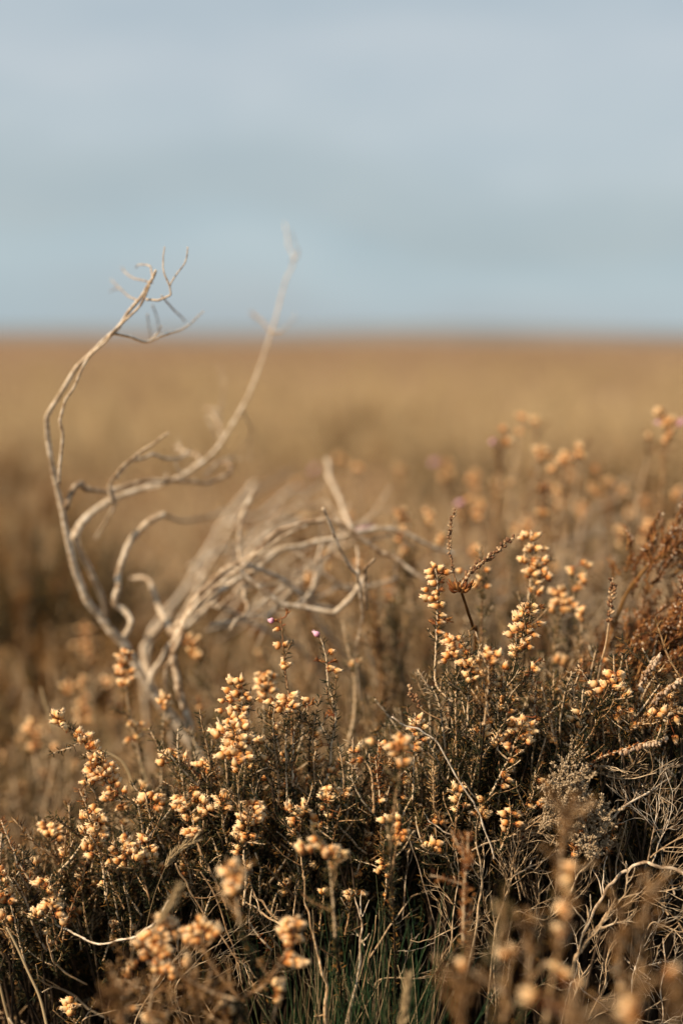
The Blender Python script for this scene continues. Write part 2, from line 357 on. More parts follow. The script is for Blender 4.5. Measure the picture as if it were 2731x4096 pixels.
def branch(label, limbs, twigs=0, mat='wood', name='dead_branch', cat='dead branch', group=None, tl=.05, root=False, leafy=None, knob=.07, levels=1, hero=True):
    if hero and len(label.split()) <= 11: HEROES.append((*limbs[0][0][-1], label))
    """limbs: (path, width0, width1, d0, d1); the first is the stem, the others limbs."""
    allp = []
    for (path, w0, w1, d0, d1) in limbs:
        k = len(path); allp.append(([P(x, y, d0 + (d1 - d0) * i / max(1, k - 1)) for i, (x, y) in enumerate(path)], w0, w1, d0, d1))
    basep = allp[0][0][0]
    if root:
        g = base_of(basep, .06)
        if g[2] < basep[2] - .01: allp[0][0].insert(0, (g + basep) / 2 + RNG.normal(size=3) * .004); allp[0][0].insert(0, g); basep = g
    t = thing(name, label, cat, basep, group)
    for li, (pts, w0, w1, d0, d1) in enumerate(allp):
        n = max(10, 9 * len(pts)); C = catmull(pts, n)
        pa = np.array(pts); sg = np.linspace(0, len(pa) - 1, n); C = C * .62 + .38 * np.stack([np.interp(sg, np.arange(len(pa)), pa[:, q]) for q in range(3)], 1)   # keeps some kinks
        ln = np.sum(np.linalg.norm(np.diff(C, axis=0), axis=1))
        wob = RNG.normal(size=(max(4, n // 5), 3)) * mm(w1) * .26; C = C + catmull(wob, n)
        r = mm(w0, d0) * (mm(w1, d1) / mm(w0, d0)) ** np.linspace(0, 1, n) / 2 * .86
        b = MB(); b.tube(C, r, 8 if w0 > 8 else 6, 0, knob=knob, rnd=RNG.uniform(.26, .74))
        part = b.build('stem' if li == 0 else 'limb', M[mat], t)
        nt_ = twigs if li == 0 else max(1 if twigs else 0, int(twigs * .5))
        for _ in range(nt_):
            i = random.randint(n // 5, n - 2); tan = nrm(C[i + 1] - C[i]); dr = nrm(tan * 1.1 + rv() * .9)
            L = tl * random.uniform(.35, 1.1); c = curvy(C[i], dr, L, 8, .4, .15); rt = min(r[i] * .6, .0009)
            b = MB(); b.tube(c, np.linspace(rt, rt * .45, 8), 5, 0, knob=knob)
            for _q in range(levels * random.randint(2, 4)):
                j = random.randint(2, 6); c2 = curvy(c[j], nrm(c[j] - c[j - 1]) + rv() * .7, L * random.uniform(.25, .5), 6, .4, .1)
                b.tube(c2, np.linspace(rt * .55, rt * .3, 6), 4, 0, knob=knob)
                if leafy:
                    X, D, LL = whorls(c2, .002, 4, .0022, .0009, lean=1.4); b.beads(X, D, LL * .9, .0005, m=1)
            b.build('twig', [M[mat], M[leafy or mat]], t)
    return t

def spike_plant(label, path, d, bead='seed', d1=None, size=.0016, leaf=None, pendant=False, upto=.6, group=None, root=False, rad=2.6):
    d1 = d if d1 is None else d1; k = len(path); vp = [P(x, y, d + (d1 - d) * i / (k - 1)) for i, (x, y) in enumerate(path)]; pts = list(vp)
    if root: bp = base_of(pts[-1]); pts += [(pts[-1] + bp) / 2, bp]
    C = catmull(pts, 14 * k); V = catmull(vp, 14 * k)
    t = thing('seed_spike', label, 'seed spike', pts[-1], group)
    b = MB(); b.tube(C, np.linspace(mm(rad * .6), mm(rad * 1.3), len(C)), 6, 0, knob=.08); b.build('stem', M['stem'], t)
    h = MB(); m = int(len(V) * upto); X, D, L = whorls(V[:m][::-1], .0017, 3, size * 1.5, 1, lean=.9 if not pendant else .1)
    if pendant: D = nrm(D + np.array([0, 0, -1.4]))
    h.beads(X, D, L, size * .42, m=0); h.build('seed_head', [M[bead]], t)
    if leaf:
        f = MB(); X, D, L = whorls(V[m // 2:][::-1], .0018, 4, .0026, 1, lean=1.2); f.beads(X, D, L, .0005); f.build('foliage', [M[leaf]], t)
    return t

# ------------------------------------------------------------------ the moor (one sheet to the horizon)
def make_ground():
    rad = np.concatenate([[0.02], np.geomspace(.08, 9000, 170)]); S = 180; V = [[0, 0, ground_z(0, 0)]]
    for r in rad:
        for j in range(S):
            a = 2 * math.pi * j / S; x, y = r * math.cos(a), r * math.sin(a); V.append([x, y, ground_z(x, y)])
    V = np.array(V); n = len(rad); b = MB()
    Q = [[1 + i * S + j, 1 + i * S + (j + 1) % S, 1 + (i + 1) * S + (j + 1) % S, 1 + (i + 1) * S + j] for i in range(n - 1) for j in range(S)]
    Q = [[q[0], q[3], q[2], q[1]] for q in Q]
    T = [[0, 1 + j, 1 + (j + 1) % S] for j in range(S)]
    b.add(V, Q, T)
    m = bpy.data.materials.new('moor_ground'); m.use_nodes = True; nt = m.node_tree; nt.nodes.clear(); N = nt.nodes.new; L = nt.links.new
    o = N('ShaderNodeOutputMaterial'); p = N('ShaderNodeBsdfPrincipled'); p.inputs['Roughness'].default_value = .95; p.inputs['Specular IOR Level'].default_value = .05
    g = N('ShaderNodeNewGeometry')
    def noise(sc, det, rough=.6, sx=1, sy=1):
        mp = N('ShaderNodeMapping'); mp.inputs['Scale'].default_value = (sx, sy, 1); L(g.outputs['Position'], mp.inputs[0])
        n = N('ShaderNodeTexNoise'); n.inputs['Scale'].default_value = sc; n.inputs['Detail'].default_value = det; n.inputs['Roughness'].default_value = rough; L(mp.outputs[0], n.inputs['Vector']); return n.outputs['Fac']
    def ramp(fac, st):
        r = N('ShaderNodeValToRGB'); el = r.color_ramp.elements; el[0].position = st[0][0]; el[0].color = (*st[0][1], 1); el[1].position = st[-1][0]; el[1].color = (*st[-1][1], 1)
        for q, c in st[1:-1]: x = el.new(q); x.color = (*c, 1)
        L(fac, r.inputs[0]); return r.outputs[0]
    def mixc(f, a, b_, mode='MIX'):
        x = N('ShaderNodeMixRGB'); x.blend_type = mode
        if isinstance(f, float): x.inputs[0].default_value = f
        else: L(f, x.inputs[0])
        L(a, x.inputs[1]); L(b_, x.inputs[2]); return x.outputs[0]
    grass = ramp(noise(1.4, 6), [(.3, (.165, .100, .058)), (.5, (.285, .180, .108)), (.72, (.39, .262, .165))])
    patch = ramp(noise(.16, 4, .55, 1, .55), [(.40, (0, 0, 0)), (.54, (1, 1, 1))])
    heath = ramp(noise(2.6, 5), [(.3, (.14, .082, .042)), (.7, (.27, .17, .09))])
    moor = mixc(patch, heath, grass)
    big = ramp(noise(.006, 3, .5, 1, .35), [(.35, (.88, .88, .88)), (.6, (1, 1, 1))]); moor = mixc(1.0, moor, big, 'MULTIPLY')
    shaded_peat = ramp(noise(38, 6), [(.3, (.008, .006, .004)), (.7, (.035, .024, .014))])  # peat coloured near black to paint in the shade of the bush gaps
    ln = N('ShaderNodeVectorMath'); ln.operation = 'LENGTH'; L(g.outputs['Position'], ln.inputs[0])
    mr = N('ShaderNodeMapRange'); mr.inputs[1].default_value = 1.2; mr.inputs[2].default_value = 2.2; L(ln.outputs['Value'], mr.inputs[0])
    L(mixc(mr.outputs[0], shaded_peat, moor), p.inputs['Base Color'])
    bp = N('ShaderNodeBump'); bp.inputs['Strength'].default_value = .7; bp.inputs['Distance'].default_value = .03; L(noise(30, 6), bp.inputs['Height']); L(bp.outputs[0], p.inputs['Normal'])
    L(p.outputs[0], o.inputs[0])
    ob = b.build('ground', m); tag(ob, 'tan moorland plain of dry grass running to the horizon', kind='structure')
make_ground()

def make_hills():
    b = MB(); n = 160; V = []
    for i in range(n):
        a = math.radians(-50 + 100 * i / (n - 1)); x, y = math.sin(a), math.cos(a)
        h = 26 + 14 * math.sin(a * 3.1 + 1.9) + 8 * math.sin(a * 9 + .5) + 4 * math.sin(a * 23); h *= 1.25 - .9 * (i / n)
        h = max(4, h)
        V += [[3600 * x, 3600 * y, -3], [3900 * x, 3900 * y, h * .7], [4300 * x, 4300 * y, h * 1.1], [5200 * x, 5200 * y, -3]]
    Q = [[i * 4 + k, (i + 1) * 4 + k, (i + 1) * 4 + k + 1, i * 4 + k + 1] for i in range(n - 1) for k in range(3)]
    b.add(np.array(V), Q); m = mat('hazed_hill', [(.3, (.14, .15, .15)), (.7, (.22, .21, .19))], .95, .004, attr=False)  # blue-grey of distance haze mixed into the hill colour
    tag(b.build('hills', m), 'low hills along the horizon, tinted blue-grey as haze', kind='structure')
make_hills()

# ------------------------------------------------------------------ ground cover nobody could count
def shoots_into(mb, bases, heights, leaf_len, leaf_w, per, spacing, mats_i, stem_r=.0006, lean=.3, bead=False):
    for p0, h in zip(bases, heights):
        c = curvy(p0, np.array([RNG.normal() * lean, RNG.normal() * lean, 1]), h, 5, .22, .1); mi = random.choice(mats_i)
        mb.tube(c, np.linspace(stem_r, stem_r * .6, 5), 4, 0)
        X, D, L = whorls(c[1:], spacing, per, leaf_len, leaf_w, lean=.8)
        (mb.beads(X, D, L * .7, leaf_w * .6, m=mi) if bead else mb.spikes(X, D, L, leaf_w, m=mi))

def canopy():
    mats = [M['twig'], M['brown'], M['olive'], M['straw'], M['rust'], M['tan']]; b = MB()
    n = 0
    while n < 3000:
        d = 1.12 * (7.5 / 1.12) ** (RNG.random() ** 1.25); x = RNG.uniform(-.62, .62) * d * .8; y = d
        v = math.sin(x * 3.3 + 2) * math.cos(y * 2.1 + .6) + .5 * math.sin(x * 9 + y * 5)
        if v < -.45 and RNG.random() < .8: continue
        if x < -.18 and 1.2 < y < 2.0 and RNG.random() < .55: continue
        z = ground_z(x, y); tall = RNG.uniform(.09, .19) * (1 + .2 * v); s = 1 + (d - 1.1) * .55
        ch = [5, 5, 3, 5, 3, 3, 3] if v > .0 or y > 3.2 else [1, 5, 2, 1, 4, 3, 1]
        shoots_into(b, [(x, y, z)], [tall], .007 * s, .0014 * s, 4, .012 * s, ch, .0011 * s ** .5)
        n += 1
    tag(b.build('heather_ground_cover', mats), 'soft brown mat of heather and dry grass behind the bush', 'ground cover', kind='stuff')
canopy()

def far_tufts():
    b = MB(); X = []; D = []; Lh = []; W = []
    for _ in range(2600):
        d = 4.5 * (40 / 4.5) ** RNG.random(); x = RNG.uniform(-.5, .5) * d; z = ground_z(x, d)
        for q in range(9):
            X.append((x + RNG.normal() * .05, d + RNG.normal() * .05, z)); D.append((RNG.normal() * .4, RNG.normal() * .4, 1)); Lh.append(RNG.uniform(.10, .24)); W.append(.006)
    b.spikes(X, D, np.array(Lh), np.array(W)); tag(b.build('moor_grass', M['straw']), 'dry grass tufts spread over the plain', 'moor grass', kind='stuff')
far_tufts()

CREST = [(-200, 3420), (0, 3400), (300, 3240), (560, 3180), (700, 3080), (900, 2990), (1150, 3030), (1400, 3090), (1650, 3000), (1850, 2780), (2050, 2790), (2300, 2790), (2500, 2720), (2731, 2610), (2950, 2560)]
def crest(x): return float(np.interp(x, [c[0] for c in CREST], [c[1] for c in CREST]))
def undergrowth():
    mats = [M['twig'], M['leaf'], M['olive'], M['brown'], M['rust'], M['pale'], M['shade_stem'], M['tan']]; b = MB()
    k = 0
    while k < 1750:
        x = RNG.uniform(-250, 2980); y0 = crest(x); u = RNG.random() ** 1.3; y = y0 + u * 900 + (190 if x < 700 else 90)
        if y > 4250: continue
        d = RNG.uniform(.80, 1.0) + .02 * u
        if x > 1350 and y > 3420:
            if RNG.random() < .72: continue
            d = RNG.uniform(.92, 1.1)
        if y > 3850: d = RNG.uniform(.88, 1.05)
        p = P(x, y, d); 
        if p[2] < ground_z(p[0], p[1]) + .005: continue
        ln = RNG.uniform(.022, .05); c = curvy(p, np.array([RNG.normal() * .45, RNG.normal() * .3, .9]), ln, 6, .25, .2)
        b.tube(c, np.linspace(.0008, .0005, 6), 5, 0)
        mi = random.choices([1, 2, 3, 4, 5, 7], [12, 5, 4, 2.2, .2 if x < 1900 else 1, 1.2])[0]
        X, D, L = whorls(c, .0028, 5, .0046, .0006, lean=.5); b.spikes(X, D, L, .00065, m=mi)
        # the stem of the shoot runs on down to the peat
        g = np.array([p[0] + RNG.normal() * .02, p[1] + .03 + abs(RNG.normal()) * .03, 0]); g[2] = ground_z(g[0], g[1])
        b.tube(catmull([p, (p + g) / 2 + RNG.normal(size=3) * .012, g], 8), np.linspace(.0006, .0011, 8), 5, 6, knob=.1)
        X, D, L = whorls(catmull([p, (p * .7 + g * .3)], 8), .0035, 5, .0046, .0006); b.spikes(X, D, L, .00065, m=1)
        k += 1
    for _ in range(260):         # low dark litter twigs across the peat
        x = RNG.uniform(-.34, .36); y = RNG.uniform(.72, 1.25); p = np.array([x, y, ground_z(x, y) + RNG.uniform(0, .05)])
        c = curvy(p, (RNG.normal(), RNG.normal() * .6, RNG.normal() * .35), RNG.uniform(.05, .14), 9, .35, .1); b.tube(c, np.linspace(.0011, .0005, 9), 5, 0, knob=.1)
        for _q in range(3):
            j = random.randint(2, 7); c2 = curvy(c[j], c[j] - c[j - 1] + rv() * .02, .03, 6, .4, .2); b.tube(c2, np.linspace(.0006, .0003, 6), 4, 0)
    tag(b.build('heather_undergrowth', mats), 'dark tangle of needle leaved heather shoots filling the bush', 'undergrowth', kind='stuff')
undergrowth()

def backdrop_heath():     # dense heather right behind the bush, soft and brown in the photograph
    mats = [M['twig'], M['brown'], M['olive'], M['rust'], M['tan'], M['pale']]; b = MB()
    for _ in range(1900):
        y = 1.02 + .75 * RNG.random() ** 1.3; x = (RNG.uniform(-.50, .52) if _ % 2 else RNG.uniform(-.04, .5)) * y * .7; z = ground_z(x, y)
        h = RNG.uniform(.10, .17) + (.17 if y < 1.5 else .10) * min(1, max(0, (x + .08) / .16)) * RNG.uniform(.3, 1.1)
        shoots_into(b, [(x, y, z)], [h], .006, .0012, 4, .008, [1, 1, 2, 2, 3, 4, 4, 4, 4, 5, 5], .0011, lean=.35)
    tag(b.build('backdrop_heather', mats), 'blurred brown and grey heather stems massed behind the bush', 'heather thicket', kind='stuff')
backdrop_heath()

def green_grass():
    b = MB()
    for (x0, x1, y0, y1, n, m) in [(1100, 1420, 4040, 4200, 100, 0), (1380, 1700, 4000, 4200, 160, 0), (1150, 1700, 4100, 4230, 60, 1), (1230, 1400, 4020, 4140, 20, 1)]:
        for _ in range(n):
            x = RNG.uniform(x0, x1); p = P(x, RNG.uniform(y0, y1), RNG.uniform(.76, .86)); g = np.array([p[0], p[1], ground_z(p[0], p[1])])
            if g[2] > p[2]: g[2] = p[2] - .02
            L = (p[2] - g[2]) + RNG.uniform(.02, .075); c = curvy(g, (RNG.normal() * .22 + .05, RNG.normal() * .2, 1), L, 8, .12, .0)
            b.tube(c, np.linspace(.00042, .00010, 8), 4, m)
    tag(b.build('grass', [M['grass'], M['straw']]), 'fine green and straw grass blades growing at the foot of the bush', 'grass', kind='stuff')
green_grass()

# ------------------------------------------------------------------ the dead heather skeleton (paths in 1568-wide photo units)
K = 4096 / 2352
def F_(l): return [(x * K, y * K) for x, y in l]
def limb(l, w0, w1, d0, d1): return (F_(l), w0 * K, w1 * K, d0, d1)
G = 'bleached dead heather branches'
branch('tall bleached dead branch arching up past the horizon to a forked tip', [
    limb([(500,1800),(430,1690),(370,1620),(330,1560),(290,1490),(240,1430),(195,1370),(168,1300),(152,1230),(135,1130),(120,1060),(108,1000),(112,950),(150,890),(200,820),(262,762),(308,702),(345,650),(359,620)], 36, 8, 1.03, .87),
    limb([(136,1110),(142,1050),(144,1000),(138,960),(160,905),(200,830),(250,775),(290,735),(325,700),(345,655)], 9, 6, .90, .87),
    limb([(170,1230),(185,1270),(215,1330),(240,1385),(243,1440)], 18, 10, .98, 1.06),
    limb([(335,687),(365,690),(392,678),(390,655),(405,632),(425,605),(433,567)], 7, 3, .875, .86),
    limb([(390,655),(378,630),(375,600),(378,568)], 5, 3, .86, .86),
    limb([(262,765),(300,774),(335,786),(370,771),(410,760),(440,740),(468,715)], 8, 3, .88, .92),
    limb([(345,785),(360,768),(372,748)], 4, 3, .9, .9),
    limb([(352,640),(345,612),(320,608),(312,616)], 5, 3, .87, .92), limb([(350,650),(310,640),(290,628),(282,616)], 4, 4, .88, .97), 
    limb([(318,692),(298,680),(275,662),(257,642)], 5, 3, .88, .98), limb([(276,662),(262,665),(252,670)], 4, 2, .97, .98),
    limb([(372,680),(395,705),(410,722),(425,738)], 5, 4, .88, .96), limb([(340,720),(343,745),(345,775)], 4, 3, .93, .96), limb([(352,700),(362,730),(366,760)], 4, 3, .93, .97)],
    group=G, root=True, knob=.06)
branch('pale dead branch sweeping right then rising in a thin blurred tip above the horizon', [
    limb([(170,1240),(185,1205),(215,1175),(260,1145),(320,1125),(380,1108),(440,1080),(490,1040),(530,980),(570,910),(600,830),(630,740),(655,650),(675,600),(662,560),(655,512)], 24, 3, .99, 1.12),
    limb([(150,1165),(175,1118),(188,1108),(200,1122),(255,1124),(330,1108),(400,1102),(470,1110),(520,1092),(528,1070),(510,1060)], 17, 9, .95, 1.05),
    limb([(258,1155),(252,1120),(262,1095),(290,1065),(330,1035),(360,1015),(388,995)], 12, 6, .95, .93),
    limb([(265,1098),(300,1060),(345,1045),(385,1052),(415,1050),(435,1035)], 9, 8, .95, 1.02),
    limb([(258,1125),(262,1165),(240,1200),(222,1235)], 9, 6, .97, 1.05),
    limb([(430,1085),(460,1058),(440,1040),(400,1030)], 10, 6, 1.05, 1.1), limb([(490,1040),(510,1010),(495,960),(470,935)], 8, 6, 1.06, 1.13),
    limb([(510,1015),(505,960),(515,900),(505,835)], 5, 4, 1.1, 1.2), limb([(555,940),(575,980),(570,1010),(545,1040)], 5, 4, 1.05, 1.12),
    limb([(470,1095),(500,1060),(540,1045)], 8, 6, 1.04, 1.1), limb([(625,765),(600,735),(575,718)], 5, 5, 1.08, 1.13), limb([(667,600),(682,590),(684,570)], 4, 4, 1.1, 1.1), limb([(625,760),(640,764),(650,762)], 5, 3, 1.08, 1.08)],
    twigs=2, group=G, knob=.07, tl=.03)
branch('sunlit fibrous dead branch bowing right behind the flowering bush', [
    limb([(440,1700),(428,1645),(408,1580),(402,1510),(398,1465),(418,1420),(460,1362),(520,1310),(580,1270),(640,1225),(700,1200),(760,1194),(810,1218),(880,1268),(940,1308),(1000,1340)], 24, 11, .95, .97),
    limb([(398,1470),(440,1400),(490,1372),(535,1338),(590,1305),(650,1262),(720,1245),(800,1230),(862,1213),(920,1224),(980,1250),(1040,1270)], 17, 10, .95, 1.02),
    limb([(540,1300),(560,1318),(600,1352),(640,1388),(700,1395),(765,1405),(800,1372),(835,1325)], 12, 13, .94, .96),
    limb([(552,1290),(640,1325),(700,1375),(760,1400)], 13, 10, .96, 1.02), limb([(650,1392),(690,1385),(715,1345),(742,1240)], 9, 9, .97, 1.02),
    limb([(400,1500),(425,1430),(470,1368),(530,1322),(590,1276),(650,1232),(705,1206)], 13, 6, .945, .955), limb([(402,1510),(380,1540),(388,1590)], 14, 8, .97, .99), limb([(812,1222),(800,1195),(778,1148),(757,1092),(750,1055)], 11, 12, .98, 1.2)], group=G, root=True, knob=.08)
branch('crooked pale dead stub with a kinked foot left of the fork', [limb([(285,1465),(297,1425),(276,1390),(268,1330),(285,1270),(328,1215),(378,1182)], 17, 17, .98, .99), limb([(372,1184),(420,1196),(470,1190),(525,1168)], 10, 8, 1.08, 1.18)], group=G)
branch('slim wavy dead twig rising with its lower end hooked to the left', [limb([(530,1447),(560,1412),(566,1380),(556,1320),(548,1260),(552,1190),(582,1130)], 8, 11, .93, 1.02)], group=G)
branch('slender forked dead twig standing up right of the bowed branch', [limb([(835,1640),(818,1540),(820,1475),(835,1412),(828,1350),(815,1318),(790,1285),(765,1225),(742,1170)], 5, 9, .95, .88), limb([(842,1400),(833,1350),(838,1310),(862,1283)], 8, 8, .9, .88), limb([(822,1330),(822,1290),(820,1255)], 6, 5, .92, .96)], group=G)
branch('thick blurred grey branch slanting up behind the sunlit one', [limb([(330,1560),(350,1450),(400,1385),(440,1330),(490,1240),(545,1160),(585,1110)], 15, 13, 1.18, 1.42), limb([(440,1300),(510,1265),(565,1245),(625,1205),(680,1190)], 12, 9, 1.25, 1.4), limb([(545,1160),(620,1110),(670,1080)], 14, 8, 1.4, 1.5), limb([(520,1200),(600,1180),(660,1130),(700,1120)], 12, 7, 1.35, 1.5), limb([(450,1420),(460,1330),(465,1290)], 14, 9, 1.2, 1.25), limb([(400,1450),(470,1320),(520,1230),(575,1150)], 13, 9, 1.1, 1.15), limb([(430,1440),(520,1340),(600,1240),(700,1185)], 12, 8, 1.06, 1.12),
    limb([(520,1290),(600,1230),(680,1160),(742,1105)], 13, 7, 1.18, 1.3), limb([(560,1220),(640,1180),(720,1160),(790,1190)], 9, 6, 1.15, 1.15)], group=G, root=True)
branch('pale Y shaped dead branch low in the fork', [limb([(385,1640),(352,1580),(328,1520),(335,1478),(390,1415)], 18, 15, 1.02, 1.08), limb([(395,1452),(368,1405),(345,1335),(300,1325)], 20, 9, 1.0, 1.06), limb([(340,1570),(370,1510),(400,1475)], 15, 12, 1.0, 1.0)], group=G, root=True)
branch('crooked pale dead twig meeting the arch near its right end', [limb([(560,1310),(650,1255),(720,1300),(800,1352),(868,1340),(915,1328)], 8, 7, 1.0, 1.02), limb([(770,1200),(835,1242),(900,1228),(960,1262)], 7, 5, .98, 1.02), limb([(720,1300),(760,1270),(800,1290),(845,1350)], 6, 5, 1.0, .98)], group=G, twigs=3, tl=.04)
branch('pair of crossed dead twigs under the middle of the arch', [limb([(500,1395),(560,1345),(640,1340),(720,1290)], 9, 6, .99, 1.03), limb([(470,1450),(540,1430),(620,1405),(690,1330)], 8, 5, 1.02, 1.06), limb([(600,1352),(610,1420),(590,1490)], 7, 5, 1.0, 1.02)], group=G, twigs=3, tl=.04)
branch('brown blurred branch dipping right below the bowed branch', [limb([(490,1388),(560,1420),(640,1462),(700,1500),(760,1580)], 13, 12, 1.05, 1.15)], group=G)
branch('blurred grey branch slanting down to the right under the thin pink sprig', [limb([(690,1380),(740,1440),(800,1510),(850,1570)], 15, 17, 1.12, 1.2), limb([(720,1520),(780,1530),(840,1570)], 14, 12, 1.12, 1.2)], group=G)

ARCH = []
for i in range(16):     # thin pale twigs crossing inside the arch
    x0, y0 = RNG.uniform(420, 720), RNG.uniform(1330, 1470); x1 = x0 + RNG.uniform(50, 230); y1 = y0 - RNG.uniform(60, 250); d_ = RNG.uniform(.96, 1.25)
    ARCH.append((x1 * K, y1 * K, branch('thin pale dead twig crossing inside the arch of dead branches', [limb([(x0, y0), (x0 * .6 + x1 * .4 + RNG.normal() * 14, y0 * .6 + y1 * .4 + RNG.normal() * 14), (x0 * .3 + x1 * .7 + RNG.normal() * 12, y0 * .3 + y1 * .7 + RNG.normal() * 12), (x1, y1)], 9, 4, d_, d_ + .05)],
           twigs=2, tl=.045, group=G, hero=False)))

# ------------------------------------------------------------------ flowering sprigs in the bush (paths in 2731-wide photo pixels, tip first)
s = sprig
s('blurred tan sprig with round plume of bells on far left', 1.32, [(345,2490),(350,2600),(365,2750),(375,2950)], [(345,2520,38,7),(345,2570,50,12),(355,2620,38,7)], side=.5)
s('blurred sprig with bells in a tall column at left', 1.14, [(335,2710),(335,2800),(335,2900),(345,3080)], [(338,2725,28,8),(275,2745,26,5),(335,2765,22,4),(338,2805,26,7),(312,2848,12,2),(355,2845,12,2),(318,2882,14,2),(358,2885,16,3)], side=.5)
s('sprig with orange hearted bells in front of tall dead branch', .92, [(498,2605),(503,2740),(525,2890),(548,2975),(570,3100)], [(500,2622,32,9),(478,2680,18,4),(518,2695,22,4),(480,2725,14,2),(512,2728,12,2),(530,2892,3,1),(518,2898,3,1),(545,2897,3,1),(572,2897,3,1),(510,2963,3,1),(550,2947,3,1)], side=.6)
s('single small bell cluster on a thin leafy stem before the branch', .90, [(660,2770),(655,2860),(648,3000),(645,3200)], [(660,2792,26,7),(668,2815,16,4)], side=.3)
s('blurred sprig crossing low behind the left plumes', 1.16, [(480,2800),(478,2880),(500,3020),(520,3200)], [(475,2810,30,6),(455,2840,24,4),(500,2865,22,4),(430,2730,25,5)], side=.6)
s('long arching sprig descending right under a dense golden head', .82, [(205,2845),(250,2895),(310,2945),(370,3010),(440,3140),(540,3222),(620,3290),(720,3385)], [(232,2865,30,9),(250,2900,22,5),(318,2930,14,2),(328,2955,20,3),(350,2945,18,4),(365,2975,22,4),(385,3052,48,15),(410,3085,48,13),(380,3100,40,8),(448,3070,24,4),(455,3110,22,4),(440,3170,24,5),(425,3190,20,3),(500,3157,3,1),(475,3130,3,1),(475,3235,3,1),(330,3130,3,1)], side=.5, rad=4)
s('blurred pale sprig low at the left edge of the bush', 1.08, [(150,2885),(140,2960),(120,3100),(115,3250)], [(125,2915,34,8),(150,2930,20,4),(140,2990,26,5),(225,2985,18,3)], side=.7)
s('upright sprig with slim pointed bell at the top of its golden column', .80, [(368,3218),(385,3290),(392,3390),(412,3470),(425,3600)], [(368,3228,3,1),(330,3262,18,3),(365,3262,26,5),(395,3255,18,3),(408,3272,16,3),(385,3295,36,9),(335,3315,10,2),(395,3330,32,8),(375,3350,26,5),(412,3350,18,3),(338,3385,12,2),(358,3388,3,1),(410,3380,3,1),(362,3418,14,2)], side=.8, rad=4)
s('sprig with a small bright cap of bells and black whorled stem', .84, [(205,3300),(212,3400),(240,3450),(285,3520),(340,3560),(420,3660)], [(188,3325,16,3),(212,3315,22,5),(235,3322,18,4),(250,3352,6,1),(165,3310,18,3)], side=.35, rad=3.6)
s('sprig of papery half open bells beside the curved seed head', .79, [(500,3345),(520,3400),(560,3480),(600,3600)], [(505,3355,16,3),(450,3395,18,3),(490,3400,30,6),(530,3400,34,8),(555,3420,18,4),(435,3450,3,1),(462,3442,3,1),(487,3462,3,1)], side=.8)
s('sprig with loose papery bells drooping above a grass stalk', .80, [(570,3340),(600,3400),(640,3490),(690,3620)], [(572,3355,20,4),(575,3415,20,4),(605,3425,28,6),(620,3395,12,2),(632,3475,20,4),(575,3448,3,1)], side=.8)
s('sprig with a wide low spray of bells right of golden head', .82, [(600,3165),(605,3230),(600,3320),(590,3500)], [(570,3185,20,4),(600,3178,10,2),(630,3190,22,4),(650,3205,12,2),(558,3208,10,2),(640,3235,12,2),(597,3322,3,1),(618,3320,3,1)], side=1)
s('sprig of cream bells cut by the left edge', .80, [(8,3460),(22,3540),(50,3640),(100,3850)], [(8,3480,16,3),(18,3520,14,3),(30,3555,30,8),(15,3575,26,5),(48,3598,16,3),(2,3600,14,3),(40,3672,3,1),(5,3660,12,2)], side=.8)
s('sprig with an open bell facing the camera in left foreground', .79, [(190,3500),(198,3580),(208,3660),(232,3800)], [(150,3530,18,3),(165,3545,14,2),(195,3525,14,3),(198,3555,10,2),(250,3566,3,1),(203,3620,3,1),(188,3605,14,2),(225,3598,20,4),(240,3622,16,3),(242,3660,8,2),(258,3683,8,2),(215,3580,10,2),(150,3650,24,5),(175,3635,14,3)], side=.9)
s('sparse sprig with two bells before the dark left hollow', .84, [(335,3575),(345,3690),(355,3800)], [(325,3595,12,1),(318,3610,3,1),(345,3670,12,2),(345,3695,20,4),(350,3727,3,1),(375,3530,3,1),(385,3588,3,1),(368,3562,10,1)], side=1.4, leaf='g')
s('little bell cluster near the bottom left corner', .80, [(285,3985),(295,4060),(310,4150)], [(272,4005,16,3),(290,4020,18,4),(270,4035,10,2),(310,4022,6,1),(285,4048,10,2)], side=.8)
s('trailing sprig with four dull bells by the long grass stalk', .84, [(150,3790),(160,3880),(200,3990)], [(115,3863,10,2),(137,3877,3,1),(185,3857,10,2),(165,3800,10,2),(130,3880,8,1)], side=1)
s('blurred foreground sprig heavy with golden bells at lower left', .705, [(665,3620),(650,3700),(640,3780),(620,3900),(590,4096)], [(655,3680,30,6),(680,3690,18,3),(640,3725,26,5),(680,3740,22,4),(600,3745,22,4),(560,3765,26,5),(575,3810,16,3),(650,3770,28,6),(665,3810,22,4),(620,3790,20,3),(630,3850,24,4),(680,3870,22,4),(650,3880,20,3),(690,3900,12,2)], side=.4, leaf='b')
s('blurred foreground sprig trailing single bells to the lower left', .72, [(600,3790),(540,3850),(500,3930),(470,4080)], [(530,3860,16,3),(508,3892,14,2),(484,3925,6,1),(520,3958,14,2),(545,3955,10,1),(540,4035,6,1)], side=.5, leaf='b')
s('blurred foreground sprig with wide bell head over brown stem', .705, [(790,3660),(800,3720),(830,3830),(900,3930),(955,4000),(965,4110)], [(748,3715,24,4),(775,3745,26,5),(800,3715,20,3),(840,3715,26,5),(870,3720,18,3),(815,3690,16,2),(745,3760,16,2)], side=.3, leaf='b', rad=5)
s('dark red brown foreground shoot with one bell at its tip', .68, [(740,3820),(770,3920),(830,3960),(940,4000)], [(748,3845,18,3)], side=.8, leaf='b', rad=4)
